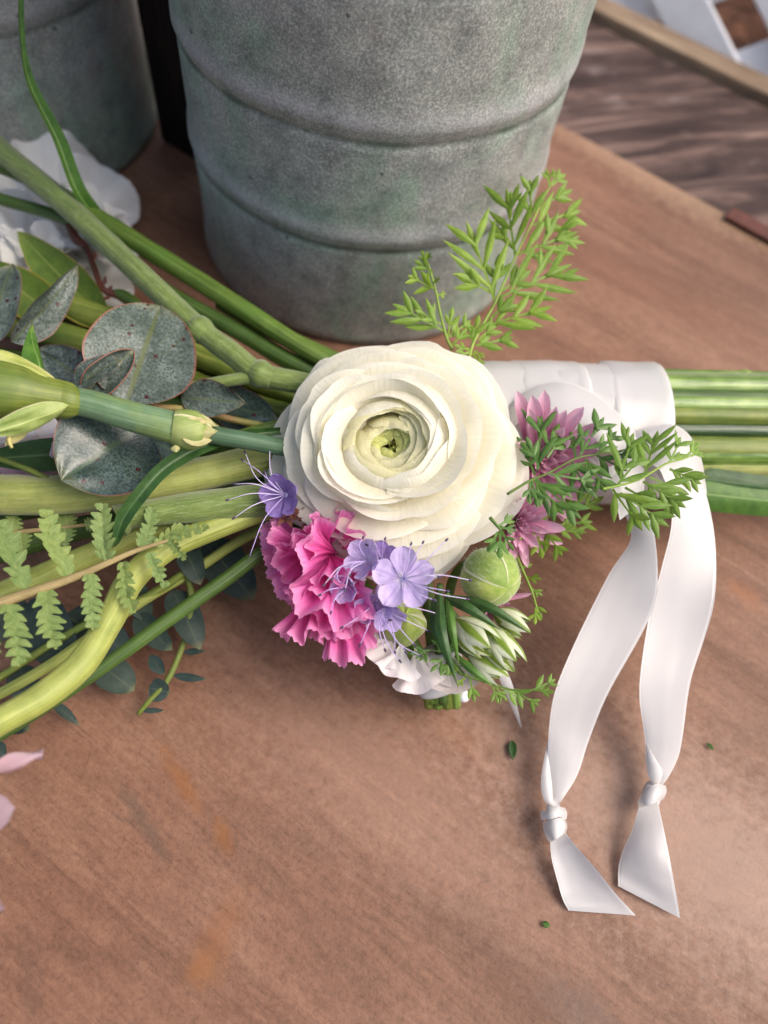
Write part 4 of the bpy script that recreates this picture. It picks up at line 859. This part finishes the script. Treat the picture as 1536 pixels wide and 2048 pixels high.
el((430, 800, .036), (556, 838, .038), 92, 'euc_wet', shape=rnd, roll=10)
el((300, 880, .038), (405, 930, .036), 90, 'euc_wet', shape='ovate')
# folded leaf seen edge-on
mb = MB(); B = W(150, 772, .055); T = W(252, 684, .060); wq = px(B, 62)
def fn(u, v):
    d = (T - B); L = d.length; dn = d.normalized(); s = dn.cross((CAM - B).normalized()).normalized(); n = s.cross(dn); U = 2 * u - 1; f = rnd(min(.999, v)); a = U * 1.25
    return B + dn * L * v + s * (wq * f * .55 * math.sin(a) + wq * .35) + n * (wq * f * (.8 - .8 * math.cos(a)))
mb.grid(fn, 14, 14); mb.build('leaf', M['euc'], eu, solid=.0003)
el((150, 770, .056), (244, 720, .060), 66, shape=rnd, roll=-42)
el((165, 815, .055), (136, 876, .053), 46, shape='lance', roll=40)
mb = MB(); add_stem(mb, [(-40, 740, .036, 16), (120, 775, .042, 15), (255, 808, .045, 14), (380, 820, .042, 14), (520, 850, .036, 14), (700, 870, .03, 14)]); mb.build('sprig_stalk', M['st_red'], eu)

# lower eucalyptus in the shade near the table
el2 = thing('eucalyptus_sprig', W(370, 1290, .004), 'shaded blue green eucalyptus sprig hanging to the table under the grooved stem', 'eucalyptus')
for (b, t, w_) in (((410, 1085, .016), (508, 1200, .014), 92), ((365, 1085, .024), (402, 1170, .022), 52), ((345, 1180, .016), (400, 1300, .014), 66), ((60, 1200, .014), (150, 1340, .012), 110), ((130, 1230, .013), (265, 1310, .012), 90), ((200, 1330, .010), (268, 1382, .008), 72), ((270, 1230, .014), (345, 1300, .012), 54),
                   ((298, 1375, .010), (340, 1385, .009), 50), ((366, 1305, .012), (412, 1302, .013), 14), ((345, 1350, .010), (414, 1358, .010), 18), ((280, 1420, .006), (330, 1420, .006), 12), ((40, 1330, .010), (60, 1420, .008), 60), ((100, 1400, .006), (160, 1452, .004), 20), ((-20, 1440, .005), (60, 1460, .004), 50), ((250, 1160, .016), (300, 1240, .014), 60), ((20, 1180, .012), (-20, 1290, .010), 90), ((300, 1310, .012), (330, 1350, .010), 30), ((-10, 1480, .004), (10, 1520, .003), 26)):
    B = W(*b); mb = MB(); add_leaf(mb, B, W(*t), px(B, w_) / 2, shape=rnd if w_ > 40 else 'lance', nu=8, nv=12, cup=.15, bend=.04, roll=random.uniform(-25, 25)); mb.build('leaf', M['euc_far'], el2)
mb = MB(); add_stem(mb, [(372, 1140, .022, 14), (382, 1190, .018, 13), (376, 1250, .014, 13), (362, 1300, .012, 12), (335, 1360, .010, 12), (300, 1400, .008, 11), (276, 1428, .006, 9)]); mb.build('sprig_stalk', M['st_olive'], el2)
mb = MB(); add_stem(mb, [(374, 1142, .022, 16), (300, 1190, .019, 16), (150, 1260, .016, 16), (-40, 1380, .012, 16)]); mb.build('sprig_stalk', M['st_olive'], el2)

# grass blade curling over the hairy stem
gb = thing('grass_blade', W(330, 970, .04), 'deep green grass blade looping over the pale hairy stem', 'leaf')
C = spline(P3(((560, 862, .052), (480, 872, .056), (400, 895, .058), (330, 935, .058), (280, 990, .056), (245, 1040, .052), (232, 1082, .048), (224, 1096, .046))), 26); mb = MB()
def fn(u, v):
    i = min(int(v * 25), 24); f = v * 25 - i; p = C[i].lerp(C[i + 1], f); tt = (C[min(i + 1, 25)] - C[max(0, i - 1)]).normalized(); s = tt.cross((CAM - p).normalized()).normalized(); nn = s.cross(tt)
    U = 2 * u - 1; q = px(p, 15) * (.5 + .5 * min(1, v * 3)) * (1 if v < .7 else max(.05, (1 - v) / .3)); return p + s * q * U + nn * (abs(U) * q * .6)
mb.grid(fn, 6, 40); mb.build('blade', M['leaf_deep'], gb)
lb = thing('broad_dark_leaf', W(60, 905, .03), 'broad dark green leaf lying under the calyx beside the wet eucalyptus leaf', 'leaf')
leaf('blade', (230, 900, .040), (-60, 920, .044), 66, M['leaf_deep'], lb, shape='lance', nu=8, nv=14, fold=.3)
mb = MB(); add_stem(mb, [(-40, 905, .047, 11), (20, 925, .047, 11), (70, 945, .046, 11), (115, 968, .044, 12)]); mb.build('leaf_stalk', M['st_olive'], lb)

# ------------------------------------------------------------------ flowers cut by the left edge
pf = thing('blush_flower', W(-20, 900, .02), 'pale blush flower behind the calyx and eucalyptus leaf', 'flower')
for i, (b, t, s_) in enumerate((((-40, 900, .036), (118, 850, .046), 30), ((-40, 900, .036), (112, 905, .042), 30), ((-40, 920, .034), (118, 945, .038), 34), ((-60, 900, .04), (60, 830, .048), 30), ((-40, 910, .03), (100, 960, .034), 34))):
    fan(pf, M['blush' if i in (1, 2, 4) else 'white'], b, t, s_, ruf=.05, rfreq=1.5, ser=.01, seed=i * 1.9)
pk = thing('blush_flower', W(-60, 1600, 0.001), 'pale pink flower with a curled petal reaching in over the table', 'flower')
leaf('petal', (-70, 1640, .050), (30, 1615, .062), 96, M['blush'], pk, shape=lambda v: SH['round'](min(1, .25 + .75 * v)), nu=8, nv=12, cup=.2, bend=.06)
leaf('petal', (-90, 1800, .040), (9, 1818, .056), 40, M['blush'], pk, shape='obov', nu=6, nv=8, cup=.3)
leaf('petal', (-60, 1560, .050), (86, 1508, .060), 38, M['blush'], pk, shape='obov', nu=8, nv=16, cup=.8, rough=.12, twist=120, seed=3)
mb = MB(); add_stem(mb, [(-70, 1640, .050, 30), (-100, 1680, .03, 26), (-130, 1720, .003, 26)]); mb.build('stem', M['st_mid'], pk)

# big white ruffled bloom on the table behind the stems
wf = thing('ruffled_white_flower', W(80, 560, 0.0), 'big white crinkled flower behind the crossing green stems', 'flower')
rng = random.Random(6)
for i, (b, t, s_, ro) in enumerate((((70, 520, .010), (40, 265, .020), 34, 0), ((80, 520, .012), (155, 300, .022), 30, 10), ((90, 520, .012), (225, 340, .020), 26, -10), ((90, 530, .012), (268, 470, .018), 30, 0), ((100, 540, .010), (262, 600, .010), 32, 10), ((60, 520, .014), (-40, 280, .026), 30, 0),
                                    ((60, 520, .016), (0, 380, .034), 40, 15), ((80, 520, .016), (120, 380, .030), 36, -15), ((80, 540, .014), (200, 640, .006), 30, 0), ((90, 530, .016), (220, 420, .026), 32, 8), ((90, 540, .014), (215, 540, .022), 34, 0), ((50, 520, .016), (-60, 460, .030), 40, 0), ((80, 530, .016), (60, 640, .012), 40, 0))):
    fan(wf, M['crepe'], b, t, s_ * 1.3, roll=ro, ruf=.06, rfreq=rng.uniform(2, 3), ser=.015, sfreq=rng.uniform(6, 9), seed=i * 2.9, curl=rng.uniform(-.05, .12), nu=36, nv=14, rnd=.26)
for i in range(14):
    a = rng.uniform(0, 6.283); l = rng.uniform(70, 150); bx, by = 85 + rng.uniform(-40, 40), 480 + rng.uniform(-60, 60)
    fan(wf, M['crepe'], (bx, by, .014), (bx + l * math.cos(a), by + l * math.sin(a), rng.uniform(.022, .034)), rng.uniform(34, 52), roll=rng.uniform(-35, 35), ruf=.09, rfreq=rng.uniform(1.5, 2.5), ser=.015, sfreq=rng.uniform(6, 9), seed=40 + i, curl=rng.uniform(0, .35), nu=36, nv=14, rnd=.30)
ol = thing('olive_leaf', W(130, 560, .02), 'blurred olive leaf with a yellow tip over the white ruffled flower', 'leaf')
leaf('blade', (215, 650, .030), (34, 462, .044), 96, M['leaf_yt'], ol, shape='ovate', nu=8, nv=14, cup=.3, roll=-15)
leaf('blade', (120, 640, .032), (-40, 520, .044), 90, M['leaf_yt'], ol, shape='ovate', nu=8, nv=14, cup=.3)

# ------------------------------------------------------------------ satin ribbon
rb = thing('satin_ribbon', W(1200, 900, .002), 'ivory satin ribbon wrapped round the bouquet handle with two knotted tails', 'ribbon')
def strip(name, Lp, Rp, parent, nu=14, nv=60, bulge=0.0, mat='satin', wav=.016):
    A = spline(P3(Lp), nv + 1); B = spline(P3(Rp), nv + 1)
    mb = MB()
    def fn(u, v):
        j = min(nv, int(round(v * nv))); a, b = A[j], B[j]; p = a.lerp(b, u)
        t = (A[min(nv, j + 1)] - A[max(0, j - 1)]); n = (b - a).cross(t); n = n.normalized() if n.length > 1e-9 else Z
        if n.dot(CAM - p) < 0: n = -n
        w_ = (b - a).length
        bl = bulge(v) if callable(bulge) else bulge
        return p + n * (bl * w_ * 4 * u * (1 - u) + wav * w_ * (nz((u * 1.4 + Lp[0][0], v * 7, 1)) + .35 * nz((u * 5 + Lp[0][1], v * 5, 4))))
    mb.grid(fn, nu, nv); return mb.build(name, M[mat], parent)
axis = [(w_, 868 + (w_ - 1200) * .012, .0262) for w_ in (930, 1060, 1150, 1215, 1285, 1372)]
def wrapband(x0, x1, dr, sl, tw):
    a, b = haxis(x0), haxis(x1); ax = (b - a).normalized(); e1 = (Z - ax * Z.dot(ax)).normalized(); e2 = ax.cross(e1); L = (b - a).length
    def fn(u, v):
        th = 6.28318 * v + 3.6
        r = RW + dr * (.4 + .6 * u) + .0003 * nz((th * 3.5, u * 1.2 + x0, 2)) + .0009 * nz((math.cos(th) * 1.6, math.sin(th) * 1.6, u * 2 + x0)) - .0006 * max(0, abs(2 * u - 1) - .9) / .1
        return a + ax * (L * u + sl * math.cos(th + tw)) + (e1 * math.cos(th) + e2 * math.sin(th)) * r
    mb = MB(); mb.grid(fn, 14, 72); mb.build('wrap_band', M['satin'], rb)
wrapband(880, 1045, .0004, .002, 0); wrapband(990, 1120, .0009, .004, .6); wrapband(1075, 1240, .0004, .002, 2.2); wrapband(1190, 1300, .0010, .0036, 2.6)
# loop of the bow over the wrap
strip('bow_loop', [(1000, 830, .049), (1040, 790, .054), (1095, 764, .0555), (1150, 768, .0555), (1205, 800, .0545), (1258, 848, .053), (1290, 905, .051)],
      [(1000, 880, .049), (1050, 838, .054), (1090, 850, .056), (1140, 885, .056), (1190, 935, .0555), (1225, 985, .053), (1262, 1010, .051)], rb, bulge=.12)
strip('bow_loop', [(1262, 872, .0525), (1300, 856, .054), (1345, 848, .054), (1385, 878, .052), (1405, 930, .048), (1414, 985, .044)],
      [(1262, 940, .0525), (1290, 930, .055), (1315, 935, .056), (1330, 960, .054), (1345, 1000, .050), (1352, 1050, .044)], rb, bulge=.1)
strip('bow_loop', [(1180, 840, .052), (1240, 850, .054), (1275, 880, .0545), (1290, 940, .053), (1285, 1000, .05)],
      [(1150, 920, .052), (1190, 930, .054), (1215, 960, .0545), (1230, 1000, .053), (1240, 1040, .05)], rb, bulge=.08)
# tail A
TA = strip('tail', [(1212, 950, .050), (1240, 1010, .048), (1262, 1075, .043), (1217, 1150, .036), (1156, 1272, .027), (1114, 1371, .020), (1099, 1448, .014), (1097, 1531, .009), (1104, 1590, .007), (1108, 1612, .007)],
           [(1262, 980, .052), (1296, 1030, .050), (1312, 1090, .046), (1314, 1185, .038), (1289, 1257, .030), (1217, 1386, .021), (1179, 1478, .014), (1156, 1547, .010), (1132, 1588, .008), (1116, 1612, .007)], rb, bulge=lambda v: .02 + .07 * math.sin(v * 9) - (.25 if v > .9 else 0) * (v - .9) * 10)
strip('fold', [(1098, 1470, .011), (1086, 1530, .009), (1082, 1570, .008), (1088, 1600, .0075), (1104, 1617, .007)], [(1099, 1478, .011), (1100, 1535, .009), (1104, 1570, .0085), (1106, 1600, .008), (1112, 1617, .007)], TA, nu=6, nv=24, bulge=.15)
def knot(px_list, parent, w_=22):
    mb = MB(); add_stem(mb, px_list, sides=16, wob=.30, flat=.6); return mb.build('knot', M['satin'], parent, solid=0)
knot([(1108, 1604, .006, 18), (1107, 1622, .006, 34), (1112, 1650, .006, 36), (1117, 1672, .0058, 30), (1121, 1684, .0055, 18)], TA)
strip('knot_turn', [(1083, 1622, .008), (1100, 1618, .0115), (1118, 1614, .011), (1130, 1616, .007)], [(1083, 1640, .008), (1102, 1638, .0115), (1120, 1634, .011), (1132, 1640, .007)], TA, nu=8, nv=20, bulge=.15)
strip('knot_turn', [(1086, 1645, .0075), (1104, 1640, .0110), (1124, 1636, .0105), (1132, 1642, .0065)], [(1098, 1684, .0065), (1110, 1680, .0105), (1126, 1668, .0100), (1132, 1664, .0065)], TA, nu=8, nv=20, bulge=.12)
strip('tail_end', [(1100, 1672, .0065), (1103, 1715, .006), (1117, 1770, .004), (1126, 1800, .0025), (1137, 1821, .0015)], [(1130, 1664, .0075), (1150, 1690, .010), (1192, 1738, .010), (1230, 1785, .007), (1272, 1831, .0025)], TA, bulge=lambda v: -.16 * math.sin(min(1, v * 1.1) * 3.14), nv=40)
# tail B
TB = strip('tail', [(1300, 930, .053), (1335, 985, .050), (1343, 1050, .046), (1322, 1140, .039), (1300, 1225, .032), (1282, 1333, .025), (1279, 1394, .020), (1286, 1448, .015), (1291, 1493, .011), (1296, 1539, .008), (1306, 1572, .0065)],
           [(1360, 880, .053), (1402, 960, .049), (1423, 1031, .045), (1432, 1108, .041), (1429, 1200, .036), (1408, 1280, .029), (1381, 1364, .023), (1366, 1467, .015), (1357, 1512, .011), (1338, 1552, .008), (1320, 1576, .0068)], rb, bulge=lambda v: .02 + .07 * math.sin(v * 8 + 1) - (.25 if v > .9 else 0) * (v - .9) * 10)
strip('fold', [(1291, 1485, .012), (1291, 1520, .010), (1296, 1550, .0085), (1306, 1572, .0075)], [(1294, 1490, .0125), (1312, 1520, .012), (1325, 1545, .010), (1318, 1572, .0078)], TB, nu=8, nv=24, bulge=.2)
knot([(1313, 1564, .006, 18), (1309, 1578, .006, 34), (1304, 1596, .006, 38), (1300, 1610, .0058, 32), (1298, 1620, .0055, 20)], TB)
strip('knot_turn', [(1284, 1588, .0065), (1296, 1574, .0110), (1316, 1568, .0115), (1332, 1572, .0070)], [(1278, 1616, .0065), (1292, 1612, .0110), (1314, 1604, .0115), (1324, 1600, .0070)], TB, nu=8, nv=20, bulge=.15)
strip('tail_end', [(1280, 1606, .0065), (1264, 1660, .006), (1246, 1700, .004), (1237, 1735, .0025), (1236, 1772, .0015)], [(1316, 1604, .0075), (1330, 1670, .010), (1341, 1725, .010), (1350, 1775, .007), (1361, 1837, .0025)], TB, bulge=lambda v: .14 * math.sin(min(1, v * 1.1) * 3.14), nv=40)
# third short ribbon end of the posy
pr = thing('ribbon_end', W(1010, 1400, .001), 'thin pointed ivory ribbon end beneath the striped blossoms', 'ribbon')
strip('ribbon_tail', [(985, 1330, .024), (1005, 1372, .016), (1022, 1412, .008), (1041, 1454, .0015)], [(1002, 1318, .024), (1024, 1366, .017), (1034, 1410, .009), (1043, 1455, .0015)], pr, nu=6, nv=24, bulge=.1)

# ------------------------------------------------------------------ crumbs on the table
for (b, t, w_, lab) in (((1024, 1480, .0012), (1026, 1520, .0016), 18, 'tiny dark green leaf scrap on the table left of the ribbon tail'), ((1084, 1846, .001), (1101, 1852, .0014), 11, 'tiny pale green leaf scrap below the ribbon tail ends'), ((1414, 1486, .001), (1428, 1500, .0012), 7, 'tiny green leaf scrap right of the ribbon tails')):
    B = W(*b); mb = MB(); add_leaf(mb, B, W(*t), px(B, w_) / 2, shape='lance', nu=6, nv=8, cup=.3, bend=.05)
    tag(mk('leaf_fragment', mb.V, mb.F, mb.U, M['leaf_deep'] if w_ > 12 else M['leaf'], loc=B, solid=.0004), lab, 'leaf scrap', 'leaf scraps on the table')
